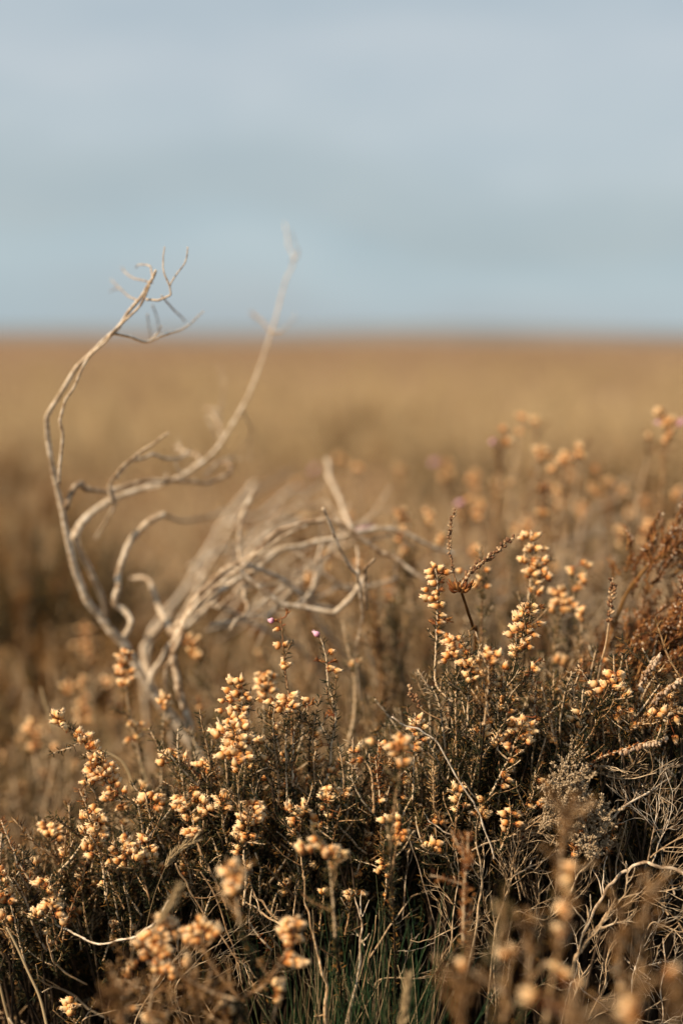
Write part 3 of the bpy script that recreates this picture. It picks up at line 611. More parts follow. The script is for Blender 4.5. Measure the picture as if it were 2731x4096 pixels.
s('foreground blurred sprig leaning right with two bell clusters', .71, [(1185,3660),(1170,3750),(1120,3850),(1050,3940),(960,4000)], [(1150,3700,28,6),(1180,3690,24,4),(1205,3700,18,3),(1135,3735,22,4),(1155,3775,20,3),(1190,3755,18,3),(1180,3830,26,5),(1165,3855,22,4),(1205,3850,18,3)], side=.2, leaf='b', rad=5)
s('foreground blurred sprig with two round bells low in the middle', .705, [(1105,3910),(1110,3990),(1080,4120)], [(1110,3935,22,4),(1125,3950,14,2),(1110,3992,12,2)], side=.3, leaf='b', rad=4)
s('large blurred bell pair at the foot of foreground stems', .70, [(880,4000),(900,4060),(940,4150)], [(895,4025,22,4),(925,4035,18,3)], side=1.2, leaf='b')
s('two blurred orange bells at bottom edge left of centre', .67, [(615,4050),(625,4120),(630,4180)], [(600,4065,14,2),(620,4080,18,3),(660,4060,8,1)], side=1, leaf='b')
s('brown papery blurred sprig in the middle foreground', .67, [(905,3430),(930,3500),(945,3590),(960,3700)], [(915,3470,28,5),(950,3500,32,6),(930,3540,32,6),(895,3485,16,2)], side=.3, leaf='b', bs=1.15)
s('orange blurred sprig next to the sunlit branch fork', 1.0, [(720,2500),(760,2600),(820,2720),(880,2850),(940,2960)], [(715,2540,24,5),(745,2555,28,6),(780,2560,24,4),(770,2600,22,4),(790,2620,14,2),(790,2800,3,1),(795,2830,3,1)], side=.5, leaf='o')
s('sprig topped by loose bells right of the pale branch foot', .81, [(966,2690),(966,2780),(970,2860),(985,2960),(1000,3060)], [(966,2712,3,1),(925,2718,12,2),(948,2728,14,3),(905,2760,3,1),(937,2775,8,2),(918,2790,10,2),(992,2775,3,1),(1003,2793,3,1),(968,2792,3,1),(884,2802,3,1),(942,2830,10,1),(925,2842,10,2),(875,2842,3,1),(983,2832,3,1),(978,2862,8,2)], rust=[(965,2748,10),(958,2842,8)], side=.4)
s('brightest densest bell head in the centre left of the bush', .785, [(930,2865),(950,2950),(945,3050),(955,3180),(965,3290)], [(925,2888,28,6),(960,2890,28,6),(985,2900,16,3),(940,2920,34,8),(975,2935,34,8),(925,2950,26,5),(960,2965,32,8),(1000,2950,16,3),(885,2912,12,2),(860,2930,10,2),(905,3015,28,6),(930,3000,18,4),(950,3035,18,3),(1005,3015,20,4),(940,3078,10,1)], side=.9, bs=1.05)
s('slightly blurred bell head behind the thin pink sprig', .87, [(1070,2685),(1062,2760),(1055,2850),(1060,3000)], [(1042,2702,16,3),(1065,2700,14,3),(1083,2700,18,4),(1035,2722,12,2),(1090,2722,14,2),(1068,2728,12,2),(1040,2748,20,3),(1095,2752,18,4),(1045,2790,22,4),(1038,2770,10,1)], side=.5)
s('thin upright stem with a pink bell on the left of its tip', .82, [(1122,2458),(1128,2520),(1133,2590),(1140,2680),(1150,2745),(1165,2850),(1170,3000)], [(1106,2518,3,1),(1104,2580,3,1),(1146,2574,3,1),(1132,2645,3,1),(1133,2663,3,1),(1152,2657,3,1)], pink=[(1080,2482)], rust=[(1148,2455,18),(1105,2485,6),(1142,2500,6)], dens=.25, side=.15, rad=4)
s('dark leaved stem crowned by a pink bell leaning left', .82, [(1278,2545),(1292,2580),(1305,2640),(1310,2720),(1330,2800),(1342,2880),(1325,2980),(1318,3080),(1290,3150)], [(1332,2605,3,1),(1352,2682,3,1),(1326,2672,3,1),(1268,2972,3,1),(1280,3033,3,1),(1325,3078,3,1),(1364,3098,3,1),(1270,2975,3,1)], pink=[(1262,2533)], rust=[(1272,2640,10),(1336,2645,10),(1312,2862,10),(1322,2850,10)], dens=.8, side=.3, rad=4)
s('star shaped bell cluster on a leafy stem beneath the thin pink sprig', .80, [(1162,2785),(1150,2860),(1143,2960),(1145,3100),(1150,3250)], [(1130,2790,12,2),(1165,2785,16,3),(1128,2812,12,2),(1150,2812,14,3),(1175,2805,12,2),(1186,2820,3,1),(1160,2840,14,3),(1105,2820,8,2),(1110,2838,10,1)], side=.8)
s('straight pale stemmed sprig with one side bell and rusty shoots', .80, [(1088,2790),(1090,2880),(1096,2980),(1112,3100),(1115,3220)], [(1070,2808,3,1),(1108,2902,8,2),(1045,2958,10,2),(1025,2960,3,1),(1058,3030,3,1)], rust=[(1093,2795,8),(1112,2840,12),(1080,2860,8),(1104,2935,8)], side=.5, rad=3.8)
s('single cream bell between rusty buds on a short stem', .82, [(1228,2790),(1230,2860),(1238,2960)], [(1223,2797,3,1)], rust=[(1252,2808,12),(1215,2820,10)], dens=.1, side=.1)
s('short sprig bending left with a row of small bells', .81, [(1195,2835),(1215,2880),(1245,2940),(1260,3050)], [(1230,2905,3,1),(1244,2920,3,1),(1275,2925,10,2),(1215,2900,3,1)], side=1)
s('loose bell cluster on the rounded crest before the grey branch', .83, [(690,3000),(700,3060),(720,3150),(740,3300)], [(655,3020,16,3),(672,3010,16,3),(695,3005,16,3),(685,3030,18,4),(715,3020,14,2),(735,3030,14,2),(640,3048,3,1),(728,3058,3,1)], side=.6)
s('broad flat topped group of bells above the brown grass head', .80, [(735,3180),(760,3240),(780,3330),(810,3440),(870,3540),(910,3640)], [(712,3195,20,4),(740,3190,20,4),(720,3220,22,5),(748,3215,16,3),(735,3262,3,1),(742,3275,3,1),(700,3225,14,2),(815,3190,12,2),(790,3175,8,1)], rust=[(785,3150,12)], side=.8, rad=4)
s('papery bells hanging at the bend where two dry stems meet', .795, [(775,3280),(778,3330),(800,3400),(840,3480),(880,3560)], [(740,3322,12,2),(770,3330,18,4),(788,3325,14,3),(765,3342,10,2)], dens=.4, side=.4, rad=4.5)
s('ring of bells with two open mouths right of the flat group', .80, [(893,3175),(890,3230),(895,3300),(908,3370)], [(867,3195,14,2),(905,3180,18,4),(935,3190,6,1),(912,3205,12,3),(882,3220,12,3),(840,3225,16,3),(812,3240,14,2),(912,3235,18,3),(875,3210,8,1)], side=.8)
s('compact golden head in the heart of the bush', .79, [(1005,3195),(1005,3270),(985,3360),(975,3420),(985,3500),(975,3620)], [(995,3220,24,5),(1030,3225,24,5),(980,3240,22,4),(1045,3250,22,4),(1010,3250,26,6),(965,3268,16,4),(998,3275,20,4),(1030,3275,22,4),(945,3320,20,4),(965,3300,14,3),(970,3340,16,3),(1010,3345,14,3),(1015,3370,8,1),(955,3350,14,3),(950,3388,8,1),(938,3410,6,1),(998,3465,3,1)], side=.8, rad=4.5)
s('small golden group on a bent stem above the compact head', .81, [(820,3040),(828,3120),(832,3250)], [(795,3055,16,3),(818,3050,16,3),(832,3065,14,3),(848,3070,12,2),(865,3085,16,3),(875,3095,8,1),(840,3085,6,1)], side=.5)
s('two neighbouring bells on a single thin stalk', .81, [(1005,3045),(1010,3100),(1020,3200)], [(1007,3062,3,1),(1030,3058,3,1),(990,3030,3,1)], side=.6)
s('leaning bell group with a rusty tuft on its right', .795, [(1220,3200),(1205,3270),(1200,3380),(1215,3520)], [(1150,3222,8,2),(1160,3235,8,1),(1195,3235,16,3),(1215,3215,14,3),(1230,3240,6,1),(1176,3245,8,2),(1165,3278,3,1),(1160,3290,3,1),(1190,3250,8,1)], rust=[(1205,3270,30),(1195,3300,30)], side=.9)
s('four petalled looking bell crown on short leafy stem', .80, [(1318,3140),(1315,3215),(1310,3330)], [(1295,3165,16,3),(1320,3155,18,4),(1340,3160,12,2),(1290,3180,10,2),(1325,3180,14,3),(1355,3178,10,2),(1318,3195,3,1)], side=.9)
s('sprig of squat bells between bell crown and blurred cluster', .80, [(1385,3150),(1365,3220),(1345,3300),(1325,3400)], [(1395,3165,14,3),(1370,3180,12,2),(1280,3225,3,1),(1312,3260,3,1),(1255,3268,10,2),(1252,3290,8,2),(1272,3300,6,1)], side=1)
s('blurred bell row held in front of the dark hollow', .715, [(1255,3345),(1300,3400),(1320,3480),(1330,3600),(1340,3750)], [(1200,3385,16,3),(1208,3405,14,2),(1235,3390,12,2),(1252,3358,8,1),(1280,3385,14,3),(1300,3405,16,3),(1325,3400,12,2),(1345,3400,14,2),(1355,3420,10,2),(1382,3413,6,1),(1335,3455,8,1)], side=.5, leaf='o')
s('large soft blurred bells in front of bush centre', .72, [(1600,2930),(1595,3000),(1600,3080),(1580,3200),(1560,3400)], [(1590,2950,16,3),(1575,2985,22,4),(1615,2960,14,3),(1630,2985,12,2),(1600,3050,10,2),(1635,3045,12,2),(1575,3010,10,2),(1478,2966,3,1)], side=.4, leaf='o')
s('upright brown stemmed sprig with a lone bell near the soft ones', .80, [(1405,2985),(1425,3010),(1470,3060),(1488,3110),(1495,3250)], [(1403,3005,3,1),(1433,3040,3,1),(1430,2990,3,1)], rust=[(1410,3045,12)], dens=.4, side=.4, rad=4.5)
s('row of bells following a drooping pale twig', .80, [(1665,2865),(1662,2940),(1655,3040),(1650,3200)], [(1678,2868,3,1),(1690,2883,3,1),(1650,2890,12,3),(1668,2890,12,3),(1642,2915,10,2),(1672,2935,3,1),(1700,2907,3,1),(1702,2955,3,1),(1670,2972,3,1),(1672,2995,3,1),(1665,2895,10,2),(1530,2975,3,1),(1540,2990,3,1)], side=.8)
s('dense brown leaved shoot with four small bells low centre', .81, [(1565,3040),(1560,3120),(1540,3250),(1520,3400)], [(1565,3128,3,1),(1577,3120,3,1),(1625,3108,3,1),(1628,3125,3,1),(1616,3190,3,1),(1562,3060,3,1)], side=1.6, leaf='b')
s('two tiny bells hanging alone in the shade', .84, [(1740,3075),(1752,3130),(1760,3250)], [(1738,3085,3,1),(1757,3112,3,1)], side=1.2, leaf='o')
s('slim foremost sprig with widely spaced bells right of centre', .80, [(1733,2250),(1745,2300),(1748,2360),(1748,2440),(1745,2520),(1742,2600),(1738,2690),(1745,2740),(1770,2775),(1810,2808)], [(1732,2258,3,1),(1714,2286,3,1),(1763,2270,3,1),(1792,2288,3,1),(1717,2306,3,1),(1730,2331,3,1),(1696,2358,3,1),(1722,2335,3,1),(1737,2370,3,1),(1697,2390,3,1),(1745,2386,3,1),(1736,2424,3,1),(1773,2416,3,1),(1768,2459,3,1),(1765,2487,3,1),(1760,2528,3,1),(1720,2395,3,1)], rust=[(1770,2282,8),(1765,2330,6),(1732,2490,10),(1795,2480,14),(1760,2360,6)], dens=1.1, side=.12, top=.05, rad=4.2)
s('full bell cluster on the stem right of the foremost sprig', .80, [(1800,2535),(1815,2600),(1822,2700),(1822,2800),(1822,2920),(1825,3050)], [(1780,2540,3,1),(1790,2560,10,3),(1805,2555,12,3),(1838,2550,3,1),(1775,2572,10,2),(1798,2580,12,3),(1850,2580,3,1),(1825,2612,6,2),(1782,2620,3,1),(1770,2645,3,1),(1800,2600,8,2)], rust=[(1815,2555,10)], side=1.1, dens=1.3, rad=3.8)
s('cluster of bells pointing both ways between two stems', .79, [(1868,2590),(1870,2660),(1872,2760),(1868,2900)], [(1865,2605,10,3),(1885,2640,12,3),(1900,2625,8,1),(1915,2635,12,3),(1858,2650,8,2),(1835,2650,6,1),(1893,2655,8,2),(1860,2695,3,1),(1900,2680,6,1),(1927,2690,6,1),(1872,2720,6,1),(1905,2710,3,1)], side=1.3, dens=1.3)
s('blurrier sprig with fused bells beside the seed rosette stem', .765, [(1950,2590),(1953,2680),(1948,2780),(1935,2900)], [(1945,2605,12,3),(1940,2620,8,1),(1975,2640,8,2),(1990,2620,10,2),(1990,2615,3,1)], side=.7, leaf='b', dens=.8)
s('tall crowded bell spike lit brightly at right of centre', .80, [(2115,2405),(2108,2470),(2105,2540),(2070,2620),(2040,2700),(2015,2780),(1990,2900)], [(2100,2420,3,1),(2140,2425,3,1),(2082,2434,3,1),(2085,2455,8,2),(2060,2470,12,2),(2123,2450,8,2),(2105,2480,6,1),(2140,2445,6,1),(2115,2500,6,2),(2140,2500,6,1),(2160,2495,3,1),(2085,2500,8,2),(2060,2515,8,2),(2030,2537,3,1),(2070,2540,3,1),(2115,2520,8,2),(2140,2540,3,1),(2092,2575,8,2),(2110,2560,3,1),(2122,2590,3,1),(2050,2595,8,2),(2075,2590,8,1),(2048,2620,10,2)], rust=[(2165,2430,14)], side=.9, dens=1.4, rad=4)
s('leafy side stem with a small open bell at the tip', .80, [(2135,2655),(2115,2700),(2080,2760),(2040,2830),(2000,2930)], [(2130,2660,3,1),(2150,2680,3,1),(2098,2692,3,1),(2070,2710,3,1)], rust=[(2165,2638,14)], side=.7, dens=.9, rad=4)
s('leafy stem with scattered bells below the bright spike', .80, [(2012,2690),(2010,2780),(1998,2880),(1985,3000)], [(2022,2660,3,1),(1992,2712,3,1),(1990,2735,3,1),(2012,2720,3,1),(2005,2790,8,2),(1992,2822,8,2),(2012,2825,8,2),(2062,2795,3,1),(2045,2842,3,1),(1985,2785,6,1)], side=1.4, dens=1.3, rad=4)
s('bunch of bells fanned left of the golden mound', .80, [(1915,2895),(1918,2960),(1905,3060),(1880,3160)], [(1888,2922,10,2),(1917,2910,8,2),(1938,2915,8,2),(1905,2938,8,2),(1930,2942,8,2),(1950,2935,8,1),(1965,2880,8,1)], side=1, dens=1.2)
s('golden mound of bells thickest on the right side', .80, [(2095,2860),(2070,2930),(2045,3010),(2005,3090),(1960,3180)], [(2030,2885,16,3),(2050,2890,18,5),(2080,2885,18,5),(2105,2895,16,4),(2125,2890,10,2),(2045,2915,18,4),(2080,2910,18,5),(2110,2920,14,3),(2135,2925,6,1),(2000,2950,16,4),(2020,2940,10,2),(2095,2945,14,3),(2115,2960,12,2),(1970,2970,12,2),(2028,2980,10,2),(2080,3005,10,1),(2055,3045,3,1),(2040,3080,3,1),(2022,3098,3,1),(2038,3120,3,1),(2022,3145,3,1)], rust=[(2155,2875,12)], side=.9, dens=1.2, rad=4)
s('softly focused tall bell spike right of the seed rosette', .865, [(2120,2120),(2130,2180),(2132,2250),(2118,2340),(2108,2430),(2100,2560)], [(2082,2150,6,1),(2098,2135,8,2),(2130,2150,10,2),(2150,2145,8,2),(2115,2190,12,3),(2155,2190,8,2),(2180,2195,6,1),(2075,2235,6,1),(2095,2235,8,2),(2142,2245,12,3),(2180,2240,10,2),(2125,2265,12,3),(2155,2255,6,1),(2105,2290,12,3),(2140,2295,10,2),(2175,2290,8,2),(2195,2305,8,2),(2150,2330,8,1),(2130,2355,8,1),(2160,2365,10,2)], side=.7, dens=.8, rad=3.6)
s('soft golden zigzag of bells right of the tall soft spike', .92, [(2245,2330),(2245,2420),(2225,2520),(2200,2700)], [(2212,2365,14,3),(2240,2355,14,3),(2255,2380,12,3),(2215,2405,10,2),(2240,2405,12,3),(2275,2405,14,3),(2300,2415,12,3),(2260,2445,14,3),(2205,2430,10,2),(2280,2440,8,1)], side=.6, leaf='o')
s('soft curl of bells around a dark gap', .93, [(2290,2270),(2300,2340),(2290,2400),(2280,2560)], [(2285,2280,12,2),(2330,2300,8,2),(2335,2320,10,2),(2325,2345,14,3),(2305,2350,10,2),(2355,2262,10,2),(2340,2250,6,1)], side=.6, leaf='o')
s('three soft bells hanging right of the golden zigzag', .91, [(2330,2430),(2325,2500),(2315,2640)], [(2328,2440,10,2),(2310,2460,8,1),(2320,2475,8,1)], side=.3)
s('faint pair of pale bells behind the bright spike', .95, [(2225,2620),(2245,2700),(2250,2850)], [(2215,2640,8,1),(2230,2625,8,1),(2262,2635,8,2),(2253,2650,6,1)], side=.4)
s('thin stalk with three bells below and three above', .865, [(2228,2755),(2238,2800),(2242,2880),(2240,3000)], [(2212,2765,3,1),(2230,2760,3,1),(2245,2768,3,1),(2238,2798,3,1),(2272,2818,3,1)], side=.2, dens=.3)
s('small pair of bells left of the drooping bell arc', .88, [(2325,2620),(2335,2720),(2340,2850)], [(2322,2645,3,1),(2316,2680,3,1),(2420,2640,3,1)], side=1, leaf='b')
s('arc of creamy bells curving down at right', .80, [(2455,2670),(2445,2740),(2420,2830),(2370,2920),(2325,3010),(2290,3090)], [(2435,2690,12,3),(2452,2700,12,2),(2480,2700,14,3),(2455,2715,8,1),(2415,2735,14,4),(2465,2750,10,2),(2488,2745,12,3),(2510,2775,10,2),(2500,2785,8,1),(2368,2733,3,1),(2350,2772,3,1),(2390,2760,6,1)], side=1, dens=1.2, rad=4)
s('short stem with puckered cream bells above grey twigs', .80, [(2315,2840),(2310,2920),(2298,3010),(2275,3110)], [(2300,2846,3,1),(2325,2855,8,2),(2282,2873,3,1),(2320,2895,6,1),(2308,2870,3,1)], rust=[(2350,2860,12)], side=1, dens=1.2, rad=3.6)
s('three fluted bells on a bent stalk left of grey twigs', .81, [(2190,2930),(2198,3000),(2215,3120)], [(2182,2935,6,1),(2198,2940,6,1),(2210,2957,3,1)], side=.8)
s('sprig lying sideways with purple veined bells', .80, [(2530,2840),(2460,2832),(2400,2828),(2340,2870),(2300,2960)], [(2475,2838,8,2),(2490,2855,6,1),(2468,2872,3,1),(2525,2850,8,2),(2535,2903,3,1)], side=.9, dens=1.3, rad=4)
s('sprig at the right edge with three open bells in a row', .80, [(2731,2830),(2670,2850),(2600,2875),(2520,2920)], [(2600,2848,6,1),(2612,2842,3,1),(2655,2838,6,1),(2642,2858,3,1),(2705,2880,3,1),(2640,2915,3,1),(2700,2960,3,1)], side=1, leaf='b')
s('tight group of three bells hanging by pale frosted twigs', .80, [(2140,3100),(2125,3170),(2100,3260)], [(2165,3120,3,1),(2195,3135,3,1),(2120,3195,3,1),(2160,3208,6,2),(2120,3222,3,1),(2172,3220,3,1)], side=.9)
s('pear shaped bells along a short stem at the centre right', .80, [(1822,3130),(1828,3200),(1822,3290),(1812,3400)], [(1818,3145,6,1),(1805,3165,6,1),(1840,3152,8,2),(1852,3150,3,1),(1826,3175,3,1),(1815,3195,6,1),(1815,3235,3,1),(1865,3220,3,1)], side=1, rad=3.6)
s('clump of bells where the long curved twig crosses', .80, [(1918,3180),(1928,3240),(1915,3320)], [(1915,3193,3,1),(1890,3250,6,1),(1918,3235,10,2),(1935,3248,10,2),(1945,3260,6,1)], side=1)
s('low spray of pointed bells left of the frosted twigs', .80, [(2050,3220),(2035,3300),(2000,3400)], [(2005,3253,3,1),(2035,3240,3,1),(2060,3250,10,2),(2075,3260,6,1),(2015,3288,3,1),(2080,3295,3,1),(2012,3313,3,1)], side=.9)
s('front stem with a clutch of round open bells', .77, [(1588,3200),(1592,3290),(1585,3380),(1565,3500)], [(1522,3280,3,1),(1555,3270,3,1),(1590,3265,6,1),(1590,3300,8,2),(1605,3330,8,2),(1590,3350,3,1),(1625,3325,6,1),(1620,3352,3,1),(1568,3355,10,3),(1593,3372,3,1),(1580,3325,6,1)], side=.5, dens=.6, rad=4.5)
s('spray of flame shaped bells on a horizontal stem', .80, [(1725,3350),(1742,3395),(1790,3430),(1820,3520)], [(1700,3378,3,1),(1715,3380,3,1),(1730,3365,3,1),(1752,3375,3,1),(1742,3388,3,1),(1748,3408,3,1),(1760,3372,3,1)], side=1)
s('small bells half lost in shade left of the grass', .80, [(1530,3430),(1545,3500),(1540,3600)], [(1518,3445,3,1),(1522,3470,3,1),(1505,3482,3,1),(1555,3455,3,1),(1550,3495,3,1),(1546,3575,3,1),(1560,3598,3,1)], side=1)
s('sprig with two singles above grey tangle', .81, [(1655,3210),(1680,3300),(1700,3420)], [(1670,3222,3,1),(1750,3258,8,2),(1772,3260,3,1),(1745,3285,3,1),(1775,3285,3,1)], side=1.2, leaf='o')
s('blurred column of bells before the right tangle', .60, [(2285,3440),(2270,3560),(2250,3700),(2220,3850),(2180,4096)], [(2278,3465,10,2),(2265,3520,6,1),(2268,3560,6,1),(2245,3630,14,3),(2262,3655,10,2),(2235,3720,12,2),(2210,3860,8,1),(2235,3870,6,1),(2320,3930,6,1),(2265,3895,6,1)], side=.8, leaf='b', rad=5)
s('large blurred pale bell head in the bottom right corner', .54, [(2525,3980),(2530,4060),(2540,4160)], [(2510,4010,20,3),(2535,4020,18,3),(2520,4060,22,4),(2490,4045,14,2)], side=1, leaf='b', rad=5)
s('small blurred bell alone above the corner head', .62, [(2478,3925),(2482,4000),(2490,4100)], [(2478,3940,6,1),(2460,3880,6,1)], side=.8, leaf='b')
s('two blurred bells low right of the grass', .60, [(2050,3780),(2035,3880),(2010,4096)], [(2045,3795,6,1),(2010,3815,6,1),(1842,3855,14,2)], side=.8, leaf='b')
s('blurred brown bells at far bottom edge right of centre', .55, [(2275,4050),(2285,4120),(2290,4200)], [(2278,4075,8,1),(2115,3970,8,1),(2105,4000,8,1),(2690,3880,10,2)], side=1.4, leaf='b', rad=5)

# ------------------------------------------------------------------ sprigs standing out of focus behind the bush
s('tall blurred sprig with a lone pink bell at its left', 1.13, [(2010,1700),(2005,1800),(1995,1900),(1985,2020),(1960,2250)], [(2012,1715,8,2),(2030,1765,14,3),(2042,1772,8,1)], pink=[(1972,1772),(1968,1765)], leaf='b', side=1, rad=5)
s('blurred stalk with pale rounded tip beside the pink one', 1.22, [(2085,1655),(2078,1720),(2065,1830),(2045,1950),(2025,2100)], [(2082,1665,18,4),(2080,1730,10,2),(2042,1930,10,3)], leaf='p', side=.5, rad=5)
s('slim blurred leafless looking stalk near right clusters', 1.25, [(2140,1670),(2142,1740),(2135,1850),(2110,2050)], [(2140,1680,16,3)], leaf='b', side=.6, rad=5)
s('blurred pale bell clump tallest of the three right clumps', 1.12, [(2170,1790),(2150,1880),(2100,2020),(2060,2200)], [(2150,1800,18,4),(2178,1800,20,5),(2195,1818,16,3),(2165,1825,14,3)], leaf='b', side=1, rad=4.5)
s('blurred golden clump in the middle of the right clumps', 1.12, [(2262,1800),(2250,1900),(2230,2050),(2200,2200)], [(2255,1820,20,5),(2278,1832,16,3),(2240,1842,12,2),(2205,1870,12,2)], leaf='b', side=1, rad=4.5)
s('blurred double bell at the right of the right clumps', 1.12, [(2318,1775),(2310,1870),(2285,2050)], [(2318,1785,10,2),(2322,1815,14,3)], leaf='b', side=.7, rad=4)
s('blurred tallest sprig near right edge with pink blooms', 1.08, [(2655,1640),(2665,1740),(2650,1880),(2630,2100)], [(2635,1650,18,4),(2672,1675,20,5),(2655,1700,14,3),(2675,1730,16,4),(2660,1755,12,3),(2690,1680,10,2)], pink=[(2627,1690),(2718,1692),(2726,1682)], leaf='b', side=.8, rad=4.5)
s('blurred stalk with one bell beside the tallest right sprig', 1.12, [(2590,1735),(2595,1790),(2570,1900),(2530,2080)], [(2590,1748,12,3)], leaf='b', side=.7, rad=4.5)
s('soft blurred sprig with mauve bloom left of the right clumps', 1.42, [(1775,1830),(1785,1900),(1775,2000),(1760,2200)], [(1790,1850,22,5),(1795,1890,22,5),(1765,1900,16,3)], pink=[(1735,1848),(1745,1842),(1728,1852)], leaf='b', side=1, rad=4.5)
s('blurred spent sprig with rosy bloom above dark seed spike', 1.18, [(1855,1985),(1865,2060),(1850,2200)], [(1895,2050,8,2),(1915,2070,8,2),(1870,1998,10,2)], pink=[(1840,2010),(1830,2015)], leaf='b', side=1)
s('far blurred sprig with pale pink dot over arched branch', 1.6, [(1255,1860),(1260,1940),(1270,2100)], [(1190,1930,12,3)], pink=[(1255,1878),(1262,1870),(1250,1885)], leaf='b', side=1)
s('far blurred sprig with peach round head above the arched branch', 1.55, [(1350,1800),(1350,1900),(1345,2100)], [(1350,1830,18,5),(1372,1838,12,3)], leaf='b', side=1)
s('far blurred pale tip between arched branch and mauve bloom', 1.4, [(1430,1850),(1435,1920),(1440,2080)], [(1425,1868,10,2),(1440,1865,10,2)], leaf='p', side=.8)
s('far blurred orange head over the middle of the thicket', 1.5, [(1600,1860),(1600,1950),(1595,2100)], [(1600,1885,22,6)], leaf='b', side=1)
s('blurred sprig behind arch carrying a flat crimson bloom', 1.1, [(1460,2100),(1465,2180),(1470,2300)], [], pink=[(1440,2118),(1455,2114),(1470,2114),(1480,2110)], leaf='b', side=1)
s('blurred bell cloud low right between the tall stalks', 1.25, [(2380,1870),(2385,1960),(2370,2100)], [(2385,1880,14,3),(2365,1950,18,4),(2390,1960,14,3)], leaf='b', side=1)
s('blurred ring of bells left of the tall right sprig', 1.28, [(2440,1910),(2445,1990),(2440,2150)], [(2430,1925,18,5),(2455,1935,14,3),(2490,1960,20,4)], leaf='b', side=1)
s('blurred orange bells beneath the tall right clumps', 1.12, [(2165,2030),(2170,2120),(2165,2260)], [(2150,2050,10,2),(2178,2048,12,3)], leaf='b', side=1)
s('two soft bells left of the foremost seed spike', 1.05, [(1765,2135),(1770,2220),(1775,2400)], [(1768,2150,12,3),(1755,2170,10,2)], leaf='b', side=.5)
s('soft leafy stem with a bell each side behind seed spikes', .89, [(1930,2260),(1928,2340),(1925,2480),(1920,2700)], [(1952,2278,3,1),(1952,2345,3,1),(1900,2330,6,1),(1890,2345,3,1),(1832,2282,3,1),(1915,2310,3,1)], leaf='o', side=.9, dens=.9, rad=4)
s('dark leafy cone of a sprig behind the slim one', .98, [(1500,2370),(1505,2480),(1515,2620),(1530,2800),(1540,2950)], [], leaf='b', side=2.8, dens=2.0, top=0, rad=4)
s('orange leaved spike beside the dark leafy cone', .99, [(1560,2385),(1570,2480),(1590,2600),(1610,2760)], [(1562,2395,3,1)], leaf='o', side=2.2, dens=1.8, top=0, rust=[(1560,2385,20),(1550,2400,20),(1600,2540,20),(1605,2580,20)], rad=4)
s('pale bare stem forking behind the dark leafed pink stem', .93, [(1368,2480),(1392,2600),(1418,2720),(1415,2860),(1395,2960),(1370,3060)], [(1408,2650,6,1),(1438,2640,3,1)], leaf='o', dens=.5, side=.5, rad=6)
s('blurred round orange blossom head left of crown of pink stem', 1.15, [(1052,2590),(1055,2650),(1060,2850)], [(1050,2615,26,6),(1060,2645,18,4)], leaf='o', side=.6)
GB = 'blurred heather sprigs massed in the background'
protos = []
for q in range(5):
    t = sprig('faint out of focus heather sprig in the thicket behind the right half of the bush', 1.3, [(1365 + 10 * q, 2000), (1370, 2080), (1362, 2200), (1365, 2350)],
              [(1365, 2010, 24, 5 + q), (1372, 2060, 20, 3)][:1 + q % 2 + (q == 4)], leaf='bobpb'[q], hero=False, back=.015, side=1.3, dens=1.1, group=GB + ' right', rad=4.5)
    protos.append((t, list(t.children_recursive)))
def copy_thing(src, loc, rot, sc, label, group):
    t, ch = src; r = t.copy(); COL.objects.link(r); r.location = loc; r.rotation_euler = (RNG.normal() * .08, RNG.normal() * .08, rot); r.scale = (sc,) * 3
    r['label'] = label; r['group'] = group
    for c in ch: c2 = c.copy(); COL.objects.link(c2); c2.parent = r
    return r
spots = []
for i in range(96):
    right = i < 66
    x = RNG.uniform(1150, 2800) if right else RNG.uniform(-50, 700); d = RNG.uniform(1.05, 1.5) if right else RNG.uniform(1.06, 1.3)
    ytop = (2130 - max(0, x - 1700) * .24 + RNG.uniform(-130, 300)) if right else RNG.uniform(2900, 3250)
    spots.append((x, ytop, d))
for i, (x, yt, d) in enumerate(spots):
    top = P(x, yt, d); g = np.array([top[0], top[1], 0]); g[2] = ground_z(g[0], g[1]); t, ch = protos[i % 5]
    h0 = P(1365, 2000, 1.3)[2] - t.location.z; sc = max(.25, (top[2] - g[2]) / h0)
    sc = min(sc, 1.25)
    far = tell('faint blurred sprig', x, yt, 'faint out of focus heather sprig in the thicket behind the bush')
    if i < 5: t['label'] = far; t.location = g; t.rotation_euler = (0, 0, i * 1.3); t.scale = (sc,) * 3
    else: copy_thing(protos[i % 5], g, RNG.uniform(0, 6.28), sc, far, GB + (' right' if x > 1000 else ' left'))

# ------------------------------------------------------------------ seed spikes and ling
GS = 'dry seed spikes'
spike_plant('thin dark beaded seed spike standing upright from the rosette', [(1822,2030),(1808,2080),(1796,2140),(1794,2190),(1803,2235),(1812,2290),(1830,2350)], .80, size=.0014, upto=.85, group=GS)
spike_plant('thick beaded seed spike leaning right from the rosette', [(2046,2150),(2010,2180),(1978,2212),(1930,2245),(1890,2278),(1860,2312),(1838,2350)], .80, size=.0021, upto=.9, group=GS, rad=3.2)
spike_plant('short beaded seed spike leaning left above the drooping twig', [(1635,2742),(1645,2775),(1668,2812),(1690,2840),(1725,2862),(1765,2880)], .80, size=.0021, upto=.6, group=GS)
spike_plant('grey stalk with dark buds standing alone on the right', [(2448,2322),(2446,2370),(2440,2430),(2432,2500),(2420,2580),(2400,2660),(2385,2760)], .83, size=.0022, upto=.5, group=GS, root=True, rad=4)
